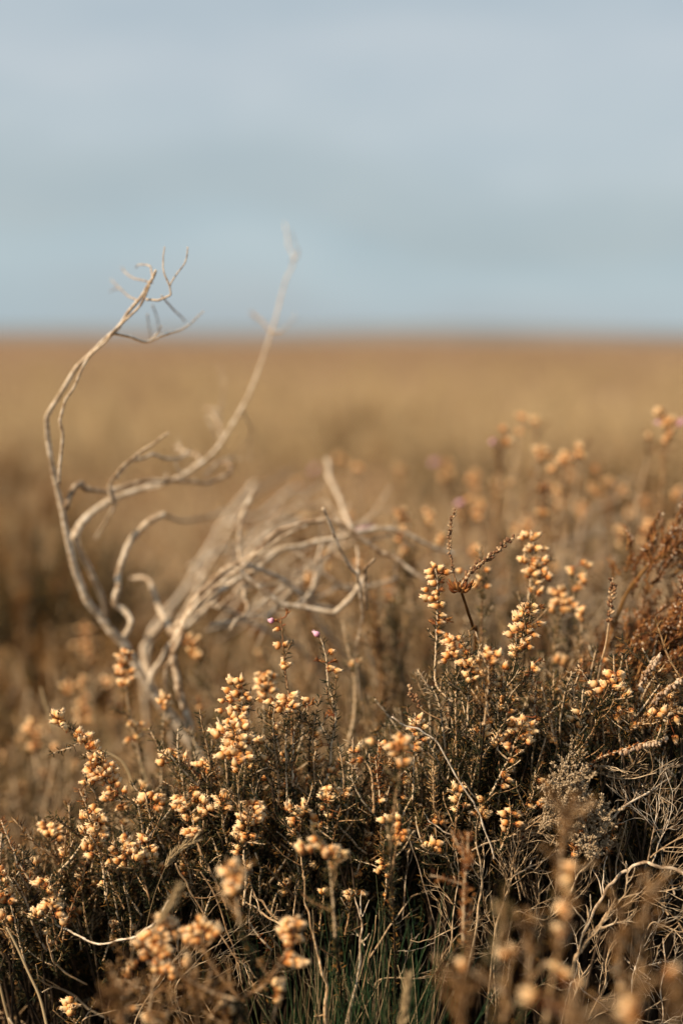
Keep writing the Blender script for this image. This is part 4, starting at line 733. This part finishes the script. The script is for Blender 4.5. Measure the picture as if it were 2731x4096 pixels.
def rosette():
    c = P(1842, 2358, .80); q = base_of(P(1900, 2560, .86)); t = thing('dry_rosette', 'dark red rosette of curled dry leaves under the two seed spikes', 'dry flower head', q)
    b = MB(); pts = [c, P(1868, 2440, .81), P(1890, 2510, .83), P(1900, 2600, .85), (P(1900, 2600, .85) + q) / 2, q]
    b.tube(catmull(pts, 30), np.linspace(.0008, .0013, 30), 6, 0); b.build('stem', M['brown'], t)
    for k in range(40):
        a = RNG.uniform(0, 6.28); b = MB(); d = np.array([math.cos(a), math.sin(a) * .8, RNG.uniform(-.15, .75)]); L = RNG.uniform(.003, .0085)
        cc = catmull([c, c + d * L * .5 - np.array([0, 0, .001]), c + d * L + np.array([0, 0, .002])], 7); b.tube(cc, [.0003, .0004, .0006, .0008, .0008, .0007, .0002], 5, 0, knob=.3); b.build('curled_leaf', M['rust'], t)
rosette()
GL = 'ling sprays at the right edge'
spike_plant('brown ling spray hung with tiny white flowers at lower right', [(2668,2945),(2620,2962),(2560,2975),(2500,2995),(2450,3012),(2400,3030),(2350,3065),(2290,3120)], .80, 'white', size=.0024, pendant=True, upto=.5, leaf='rust', group=GL, rad=3.5)
spike_plant('ling spray rising right with pale flowers near the edge', [(2740,2700),(2690,2735),(2640,2770),(2605,2815),(2575,2860),(2550,2900)], .80, 'white', size=.0024, pendant=True, upto=.55, leaf='brown', group=GL, rad=4)
spike_plant('ling spray with white flowers climbing left of the edge', [(2640,2610),(2600,2660),(2575,2700),(2560,2760),(2550,2850),(2545,2900)], .81, 'white', size=.0026, pendant=True, upto=.6, leaf='brown', group=GL, rad=4)
spike_plant('brown twig of ling leaves lying across to the right edge', [(2740,2830),(2690,2855),(2640,2875),(2580,2880),(2550,2895)], .80, 'pale', size=.002, upto=.9, leaf='brown', group=GL, rad=4)
for (lab, line, n, dirs, ln, d) in [('rust red ling head dotted with pale buds at right edge', [(2560,2300),(2620,2240),(2770,2200)], 60, (.45, .9), (50, 170), .88),
                                 ('rust red ling cushion cut by the right edge', [(2450,2740),(2570,2640),(2790,2560)], 95, (1, .8), (80, 300), .85)]:
    base = catmull([P(x, y, d + .01) for x, y in line], 30); g = base_of(P(2380, 2900, .95)); t = thing('ling_bush', lab, 'ling', g, GL)
    b = MB(); st = catmull([base[-1], base[15], base[0], P((line[0][0] + 2400) / 2, line[0][1] + 130, d + .03), P(2370, 2780, .93), P(2340, 2950, .96), g], 46); b.tube(st, np.linspace(.0006, .0020, 46), 6, 0, knob=.08); b.build('stem', M['brown'], t)
    for k in range(n):
        q = base[RNG.integers(0, 30)] + RNG.normal(size=3) * .009; L0 = mm(RNG.uniform(*ln)); dr = nrm(RIGHT * (dirs[0] + RNG.normal() * .35) + UP * (dirs[1] + RNG.normal() * .2) + FWD * RNG.normal() * .35)
        c = curvy(q, dr, L0, 9, .3, .15)
        b = MB(); b.tube(c, np.linspace(.0006, .0003, 9), 5, 0); X, D, L = whorls(c, .0026, 4, .0036, .001, lean=1.1); b.spikes(X, D, L, .0007, m=1)
        X, D, L = whorls(c[6:], .0030, 2, .0024, .001, lean=.5); b.beads(X, D, L, .00075, m=2)
        b.build('shoot', [M['brown'], M['rust'], M['white']], t)

# ------------------------------------------------------------------ bare twigs and grass stalks
T = branch; GT = 'bare grey twigs of the lower tangle'
T('long pale twig arching down right across the bush centre', [([(1568,2868),(1600,2892),(1660,2912),(1712,2940),(1750,2975),(1785,3030),(1820,3100),(1860,3160),(1895,3215),(1922,3275),(1950,3350),(1972,3430)], 8, 8, .785, .80), ([(1600,2893),(1580,2872),(1568,2855)], 7, 5, .785, .785)], mat='wood', name='bare_twig', cat='twig', group=GT, knob=.12)
T('pale short twig crossing the shaded shoots below centre', [([(1692,3252),(1720,3290),(1760,3318),(1790,3332),(1830,3360)], 6, 8, .80, .80)], mat='wood', name='bare_twig', cat='twig', group=GT)
T('thin straight pale twig slanting down to the grass', [([(1630,3320),(1650,3400),(1672,3460),(1700,3560),(1728,3650),(1740,3720),(1735,3830)], 6, 6, .79, .82)], mat='wood', twigs=2, name='bare_twig', cat='twig', group=GT, tl=.02)
T('segmented pale branch bowing under the left bells', [([(205,3640),(230,3700),(290,3728),(345,3762),(400,3776),(450,3770),(530,3752),(590,3720),(640,3670),(680,3600)], 9, 11, .80, .76)], mat='wood', name='bare_twig', cat='twig', group=GT, knob=.14)
T('ochre curved twig below the bowed segmented branch', [([(190,3740),(198,3790),(215,3850),(260,3890),(310,3915),(350,3935)], 9, 9, .80, .82)], mat='stem', name='bare_twig', cat='twig', group=GT)
T('long ochre twig slanting right through the left bells', [([(700,3455),(740,3520),(770,3580),(820,3660),(880,3740),(940,3830),(1000,3880),(1060,3940)], 9, 9, .78, .80)], mat='stem', twigs=3, name='bare_twig', cat='twig', group=GT, tl=.03)
T('ochre twig running beside the long slanting one', [([(805,3490),(850,3560),(880,3640),(915,3740),(950,3850),(970,3940)], 8, 7, .785, .80)], mat='stem', twigs=3, name='bare_twig', cat='twig', group=GT, tl=.03)
T('stout ochre twig slanting right below the compact head', [([(990,3500),(1010,3560),(1050,3615),(1100,3665),(1135,3700)], 9, 14, .79, .79), ([(960,3590),(1020,3630),(1075,3670),(1130,3700)], 8, 12, .80, .79)], mat='stem', twigs=2, name='bare_twig', cat='twig', group=GT, tl=.03)
T('upright straw coloured stem left of the grass tuft', [([(1216,3500),(1220,3600),(1238,3680),(1262,3760),(1290,3850),(1305,3960),(1300,4120)], 7, 22, .77, .78)], mat='stem', twigs=2, name='bare_twig', cat='twig', group=GT, tl=.02)
T('pale forked twig with two prongs at the right of the grass', [([(1385,4110),(1420,3960),(1440,3850),(1443,3740),(1446,3680),(1430,3625),(1417,3590)], 18, 6, .78, .79), ([(1443,3660),(1440,3610),(1448,3560)], 8, 4, .79, .79), ([(1450,3665),(1465,3630),(1475,3600)], 7, 4, .79, .79), ([(1442,3770),(1470,3750),(1475,3735)], 9, 6, .785, .78)], mat='wood', name='bare_twig', cat='twig', group=GT)
T('brown leaning twig right of the forked one', [([(1445,3980),(1480,3820),(1500,3720),(1505,3660)], 8, 5, .80, .80)], mat='stem', name='bare_twig', cat='twig', group=GT)
T('long rough twig rising right across the black gap', [([(1480,3830),(1550,3720),(1600,3650),(1650,3585),(1720,3560),(1790,3545)], 10, 6, .81, .84)], mat='twig', twigs=5, name='bare_twig', cat='twig', group=GT, tl=.03)
T('thin twig sagging through the black gap', [([(1640,3765),(1700,3765),(1760,3740),(1810,3715),(1850,3690)], 5, 8, .80, .81)], mat='twig', twigs=3, name='bare_twig', cat='twig', group=GT, tl=.03)
W = [('upright grey twig with short spurs beside rusty plume', [(1800,3790),(1808,3700),(1820,3600),(1835,3520),(1830,3440),(1818,3390)], 8, 5, .80, .80, 6),
 ('stout pale upright twig right of the rusty plume', [(1905,3720),(1918,3600),(1925,3520),(1918,3440),(1905,3370)], 14, 8, .80, .80, 6),
 ('grey twig leaning right toward the frosted shoots', [(1980,3720),(2010,3620),(2040,3530),(2055,3440),(2090,3370)], 15, 6, .80, .82, 8),
 ('thin twig fanning left of the frosted shoots', [(2080,3600),(2060,3500),(2050,3400),(2080,3320),(2120,3280)], 8, 4, .81, .82, 7),
 ('slanting twig under the pear shaped bells', [(1885,3400),(1960,3370),(2050,3340),(2120,3290),(2200,3240),(2290,3180)], 9, 6, .80, .82, 8),
 ('bleached twig under the frosted cushion', [(2060,3500),(2120,3470),(2180,3440),(2230,3400),(2290,3350)], 9, 6, .81, .83, 8),
 ('comb of thin twigs hanging below the pale bar', [(2260,3130),(2330,3095),(2390,3090),(2450,3100),(2485,3115)], 13, 13, .82, .82, 9),
 ('long pale twig rising to the upper right of the tangle', [(2430,3290),(2490,3230),(2550,3190),(2620,3150),(2680,3110),(2720,3085)], 13, 5, .80, .82, 7),
 ('upright thin twig left of the arching branch', [(2460,3500),(2468,3420),(2500,3300),(2520,3220),(2540,3150)], 7, 6, .81, .83, 5),
 ('short spiny twig pointing up from the arching branch', [(2590,3440),(2600,3390),(2610,3330),(2615,3290)], 7, 5, .80, .80, 3),
 ('spiny twig leaning right from the arching branch', [(2610,3450),(2630,3380),(2655,3320),(2670,3275)], 8, 5, .80, .80, 3),
 ('long straight twig leaving the arching branch to the edge', [(2600,3430),(2650,3390),(2700,3360),(2745,3340)], 8, 6, .79, .79, 2),
 ('weathered slanting twig forking in the lower right', [(2290,3860),(2330,3800),(2370,3740),(2420,3670),(2450,3640)], 20, 14, .76, .78, 4),
 ('knobbly twig running right under the arch', [(2470,3600),(2540,3575),(2600,3565),(2660,3565),(2720,3545)], 9, 6, .80, .80, 7),
 ('spread of curved fingers near the right edge', [(2590,3710),(2640,3700),(2690,3720),(2740,3730)], 9, 6, .79, .79, 5),
 ('upright forked twig in the lower right corner', [(2415,3950),(2420,3850),(2440,3790),(2480,3740),(2495,3710)], 10, 5, .80, .80, 5),
 ('thin corner twig slanting down right', [(2280,3930),(2340,3970),(2400,4010),(2430,4040)], 5, 5, .76, .78, 4),
 ('crossing twig above the corner one', [(2050,3660),(2120,3665),(2180,3680),(2230,3640),(2280,3570)], 7, 6, .80, .81, 7),
 ('vertical dull twig left of weathered fork', [(1980,4050),(1975,3900),(1985,3780),(1970,3650),(1955,3540)], 10, 6, .82, .83, 6),
 ('slim twig crossing behind the rusty plume', [(1740,3890),(1800,3780),(1870,3690),(1930,3600),(1985,3480)], 7, 5, .83, .84, 7),
 ('low horizontal twig over the grass', [(1500,3935),(1580,3910),(1660,3915),(1740,3905),(1790,3930)], 8, 6, .82, .82, 6),
 ('pale twig in the shade under the mound of bells', [(2120,3780),(2150,3680),(2155,3600),(2150,3500),(2165,3420)], 7, 5, .82, .84, 7),
 ('twig leaning left near the white lichen', [(2270,3600),(2310,3500),(2370,3440),(2420,3370),(2460,3290)], 10, 5, .81, .84, 8),
 ('dull twig low at the left hollow', [(540,4096),(600,3980),(640,3900),(700,3850)], 8, 6, .78, .80, 7),
 ('grey lichen twig between the left foreground bells', [(700,3960),(760,3880),(810,3820),(870,3780),(930,3760)], 7, 5, .78, .80, 9),
 ('low crossing twig in the left hollow', [(330,4090),(430,4050),(520,4030),(640,4000)], 7, 6, .80, .82, 4),
 ('twig rising from the far right bottom', [(2650,4080),(2640,3960),(2660,3850),(2650,3750)], 8, 5, .80, .82, 5),
 ('brown twig left of the far right bottom one', [(2520,4020),(2530,3900),(2560,3800),(2580,3720)], 9, 5, .80, .82, 6)]
for (lab, path, w0, w1, d0, d1, n) in W:
    T(lab, [(path, w0, w1, d0, d1)], mat=random.choice(['twig', 'wood', 'twig']), twigs=n + 3, name='bare_twig', cat='twig', group=GT, tl=.042, root=path[0][1] > 3650, knob=.12, levels=2)
T('thick arching bark branch entering from the right edge', [([(2330,3730),(2380,3640),(2420,3560),(2460,3500),(2520,3465),(2590,3455),(2650,3465),(2740,3510)], 12, 18, .80, .78)], mat='wood', twigs=3, group=GT, tl=.03, name='bare_twig', cat='twig')
FX = [((2150,3330),(2230,3200),12),((2200,3380),(2300,3160),14),((2240,3400),(2340,3230),12),((2290,3450),(2370,3300),11),((2330,3470),(2370,3360),8),((2100,3320),(2170,3250),7),((2180,3310),(2260,3130),10)]
for i in range(34):
    x, y = RNG.uniform(1450, 2740), RNG.uniform(3330, 3950); a0 = RNG.uniform(-.9, .9); L0 = RNG.uniform(140, 330)
    T(tell('bare twig', x + L0 * math.sin(a0), y - L0 * math.cos(a0), 'spare bare twig deep in the dark lower right tangle'), [([(x, y), (x + L0 * .5 * math.sin(a0) + RNG.normal() * 15, y - L0 * .5 * math.cos(a0)), (x + L0 * math.sin(a0), y - L0 * math.cos(a0))], RNG.uniform(6, 11), 4, RNG.uniform(.79, .9), RNG.uniform(.8, .92))],
      mat='twig' if i % 2 else 'wood', twigs=7, name='bare_twig', cat='twig', group='lookalike bare twigs of the lower right tangle', tl=.032, knob=.12, levels=2, hero=False)
for i in range(14):
    x, y = RNG.uniform(60, 1350), RNG.uniform(3600, 4080); a0 = RNG.uniform(-1.4, 1.4); L0 = RNG.uniform(120, 300)
    T(tell('bare twig', x + L0 * math.sin(a0), y - L0 * math.cos(a0), 'spare bare twig low in the dark lower left tangle'), [([(x, y), (x + L0 * .5 * math.sin(a0), y - L0 * .5 * math.cos(a0) + RNG.normal() * 15), (x + L0 * math.sin(a0), y - L0 * math.cos(a0))], RNG.uniform(5, 8), 4, RNG.uniform(.79, .86), RNG.uniform(.8, .88))],
      mat='twig', twigs=5, name='bare_twig', cat='twig', group='lookalike bare twigs of the lower left tangle', tl=.025, knob=.12, levels=2, hero=False)
for i, (a, c, n) in enumerate(FX):
    T(['frosted twig at the left of the pale cushion', 'tallest frosted twig of the pale cushion', 'frosted twig right of the tallest one', 'frosted twig leaning over the black gap', 'short frosted twig by a dark red bud', 'small frosted twig under the three hanging bells', 'frosted twig below the pale bar'][i],
      [([a, ((a[0] + c[0]) / 2 + 15, (a[1] + c[1]) / 2), c], 7, 5, .80, .79)], twigs=n, mat='twig', leafy='pale', name='frosted_twig', cat='twig', group='frosted grey green twigs', tl=.022, levels=2)

def stalk(label, pts, d, w, head=None, d1=None):
    d1 = d if d1 is None else d1; k = len(pts); C = catmull([P(x, y, d + (d1 - d) * i / (k - 1)) for i, (x, y) in enumerate(pts)], 10 * k)
    t = thing('grass_stalk', label, 'grass stalk', C[0], 'dry grass stalks'); b = MB(); b.tube(C, np.linspace(mm(w), mm(w * .7), len(C)) / 2, 6, 0); b.build('stem', M['straw'], t)
    if head:
        H = catmull([P(x, y, d1) for x, y in head[0]], 30); b = MB(); X, D, L = whorls(H, .0008, 5, .0062, 1, lean=2.6); X = X + nrm(RNG.normal(size=X.shape)) * mm(head[1]) * .22
        b.spikes(X, D, L, .0007); b.build('seed_head', M['straw'], t)
    return t
stalk('long straw stalk leaning across the bottom left corner', [(190,4110),(160,3990),(115,3890),(70,3790),(28,3710)], .78, 11)
stalk('straw stalk at the very bottom left edge', [(45,4110),(20,4020),(0,3940),(-20,3880)], .78, 12)
stalk('hair thin stalk ending in a curved feathery seed head', [(578,3775),(592,3680),(625,3560),(662,3470)], .78, 3, ([(662,3470),(690,3430),(725,3395),(780,3362)], 22))
stalk('blurred stalk with a straight feathery seed head at lower left', [(600,3760),(640,3690),(668,3640)], .70, 6, ([(640,3690),(680,3625),(715,3560)], 22))
stalk('blurred seed head rising from the grass tuft', [(1600,4150),(1605,4100)], .70, 8, ([(1605,4120),(1620,4040),(1632,3930)], 26))
stalk('dark brown spear of grass at the left of the bush', [(215,2920),(190,2840),(165,2750)], .98, 16)
stalk('grey curled strap of grass beside the golden head', [(535,3160),(515,3090),(480,3040),(415,3005)], .88, 13)
stalk('grey strap leaning beside the curled one', [(590,3170),(582,3110),(565,3050)], .92, 13)
for i, (pth, lab) in enumerate([([(1490,4120),(1440,3960),(1400,3800)], 'straw blade leaning left in the grass tuft'), ([(1395,4120),(1420,3980),(1490,3720)], 'tall straw blade crossing right in the grass tuft'), ([(1500,4120),(1540,3960),(1565,3790)], 'slim straw blade at the right of the tuft'), ([(1640,4120),(1620,3980),(1590,3860)], 'straw blade by the blurred seed head')]):
    stalk(lab, pth, .79, 4)
GF = 'rust brown foreground shoots'
for (lab, tip, base, d, lf, n) in [('rusty plume rising blurred in front of grey twigs', (1870, 3330), (1850, 3780), .72, 'r', 1.1), ('brown plume in front of the frosted twigs', (2290, 3180), (2230, 3560), .64, 'b', 2.0), ('blurred brown plume with pale tip right of grass', (1835, 3840), (1850, 4120), .60, 'b', 2.2),
    ('dark brown plume before the arching branch', (2440, 3560), (2520, 4050), .64, 'b', 1.6), ('second dark brown plume nearer the edge', (2590, 3480), (2560, 4000), .64, 'b', 1.4),
    ('olive plume left of weathered fork', (1975, 3600), (2010, 4000), .62, 'o', 1.5), 
    ('brown plume leaning at bottom right', (2350, 4070), (2330, 4200), .52, 'b', 2.4),
    ('rusty upright plume at bottom left', (780, 3930), (800, 4150), .68, 'b', 1.8), ('brown cushion blurred below golden foreground bells', (470, 3940), (500, 4150), .64, 'b', 2.2), ('last brown plume at the right bottom corner', (2690, 3950), (2700, 4180), .54, 'b', 2.4), ('tall russet plume left of arching branch', (2130, 3650), (2110, 4000), .62, 'b', 1.5)]:
    mx_, my_ = (tip[0] + base[0]) / 2, (tip[1] + base[1]) / 2
    s(lab, d, [tip, (mx_ + 8, (tip[1] + my_) / 2), (mx_ - 5, my_), base], [], leaf=lf, side=n * (.9 if d > .58 else .3), dens=1.1 if d > .58 else .6, group=GF, top=0, rad=4)
for (lab, d, tip, base) in [('small red brown bud spike before the grey twigs', .79, (2310, 3340), (2290, 3420)), ('rusty spike left of the grey twigs', .80, (1500, 3030), (1520, 3200))]:
    s(lab, d, [tip, ((tip[0] + base[0]) / 2, (tip[1] + base[1]) / 2), base], [(base[0] + 10, base[1], 3, 1)], leaf='r', side=.4, dens=1.6, top=0)

BG = 'blurred grey stems arching behind the right half'
for i in range(26):
    x0 = RNG.uniform(1500, 2600); y0 = RNG.uniform(2380, 2620); dx = RNG.uniform(120, 620); dy = RNG.uniform(150, 560) if i % 2 else RNG.uniform(60, 300); dd = RNG.uniform(1.02, 1.35)
    top = 2150 - max(0, x0 + dx - 1700) * .25; y1 = max(y0 - dy, top)
    T(tell('blurred grey stem', x0 + dx, y1, 'out of focus grey stem arching in the thicket behind the right half'), [([(x0, y0), (x0 + dx * .35, y0 - (y0 - y1) * .6), (x0 + dx * .7, y0 - (y0 - y1) * .92), (x0 + dx, y1)], 11, 5, dd, dd + .06)], mat='wood' if i % 3 else 'twig', twigs=6, name='bare_twig', cat='twig', group=BG, tl=.07, root=True, levels=2, hero=False)
for i, (x0, y0, x1, y1, lab) in enumerate([(2330, 2760, 2480, 2480, 'rusty ling stem leaning right of the grey budded stalk'), (2400, 2780, 2600, 2420, 'soft rust red ling stem beneath the upper ling head'), (2470, 2740, 2640, 2360, 'soft red brown ling stem nearer the right edge'), (2540, 2700, 2720, 2380, 'soft rust red ling stem touching the right edge'), (2290, 2790, 2420, 2560, 'low rusty ling stem behind the drooping bell arc'), (2600, 2640, 2750, 2330, 'dense rusty ling stem between the two ling heads')]):
    s(lab, .92, [(x1, y1), ((x0 + x1) / 2 + 15, (y0 + y1) / 2 - 20), (x0, y0)], [], leaf='r', side=3, dens=2, group=GL, top=0, rad=4)

for i in range(104):     # lesser sprigs filling the bush between the ones that stand out
    L_ = i < 72
    x = RNG.uniform(-20, 1500) if L_ else RNG.uniform(1750, 2720); y = (crest(x) + RNG.uniform(-60 if x > 500 else 0, 520)) if L_ else (crest(x) + RNG.uniform(40, 330)); d = RNG.uniform(.81, .90)
    w1_ = RNG.normal() * 40; cl = [(x + RNG.normal() * 6, y + 12, RNG.uniform(10, 22), random.randint(2, 6))]
    if RNG.random() < .6: cl.append((x + RNG.normal() * 22, y + RNG.uniform(45, 90), 14, random.randint(1, 4)))
    s(tell('lesser sprig', x, y, 'lesser bell sprig wedged between the larger ones of the bush'), d, [(x, y), (x + w1_ * .3, y + 70), (x + w1_, y + 170)], cl, leaf='gogb'[i % 4], side=.8, group='lesser sprigs of the bush, ' + ('left and middle' if L_ else 'right'), hero=False)

def bush(label, x, y, h, r, keys, n):      # rounded heather bushes further out
    g = np.array([x, y, ground_z(x, y)]); t = thing('heather_bush', label, 'heather bush', g, 'heather bushes out on the moor'); st = MB(); f = MB()
    for _ in range(n):
        a = RNG.uniform(0, 6.28); q = RNG.random() ** .5; c = curvy(g + np.array([math.cos(a), math.sin(a), 0]) * r * .3 * q, (math.cos(a) * q, math.sin(a) * q, .9), h * RNG.uniform(.7, 1.1), 7, .25, .1)
        st.tube(c, np.linspace(.0018, .0009, 7), 4, 0); X, D, L = whorls(c[1:], .008, 5, .011, .002, lean=.7); f.spikes(X, D, L, .0022, m=random.randrange(len(keys)))
    st.build('stem', M['brown'], t); f.build('foliage', [M[k] for k in keys], t)
bush('very dark heather bush blurred at the left edge', -.40, 1.72, .23, .15, ['leaf', 'leaf', 'brown'], 140)
bush('dark low bush blurred behind the dead fork', -.14, 1.85, .13, .12, ['straw', 'brown', 'olive'], 90)
bush('brown bush blurred left of the horizon branch', -.60, 2.6, .2, .2, ['brown', 'straw', 'leaf'], 110)
bush('rust brown bush blurred behind the pale sweeping branch', -.10, 2.5, .15, .2, ['rust', 'straw', 'pale'], 90)
bush('dark green grey bush blurred mid moor right of centre', .32, 3.6, .2, .3, ['olive', 'pale', 'straw'], 130)
bush('olive bush blurred far behind the tall right clumps', .62, 3.0, .2, .3, ['olive', 'straw', 'brown'], 120)
bush('small dark bush blurred in the gap left of right clumps', .22, 1.7, .20, .1, ['leaf', 'olive'], 60)
for (lab, x, y, h, r, ks) in [('dark clump blurred low at the left edge', -.36, 1.45, .13, .09, ['leaf', 'brown']), ('tan tussock blurred in front of the dark left bush', -.30, 1.5, .15, .07, ['tan', 'brown']), ('dark brown clump seen through the kinked dead stub', -.17, 1.6, .15, .08, ['leaf', 'brown', 'brown']),
    ('tan tussock blurred left of the tall dead branch foot', -.24, 1.3, .12, .06, ['tan', 'straw']), ('dark clump blurred beneath the sweeping pale branch', -.12, 1.38, .12, .06, ['leaf', 'brown']), ('russet clump blurred inside the arch', -.02, 1.7, .17, .08, ['rust', 'brown', 'leaf']),
    ('pale tussock blurred beyond the dark left bush', -.62, 2.3, .2, .14, ['tan', 'straw']), ('dark heather patch far out at the left', -.9, 3.3, .22, .3, ['leaf', 'brown']), ('dark heather patch far out behind the thin branch tip', .1, 5.2, .25, .5, ['olive', 'brown']), ('dark heather patch far out on the right', 1.3, 4.8, .26, .6, ['brown', 'leaf'])]:
    bush(lab, x, y, h, r, ks, 70)
for (x, y, t) in ARCH: t['label'] = tell('thin pale dead twig', x, y, t['label'])
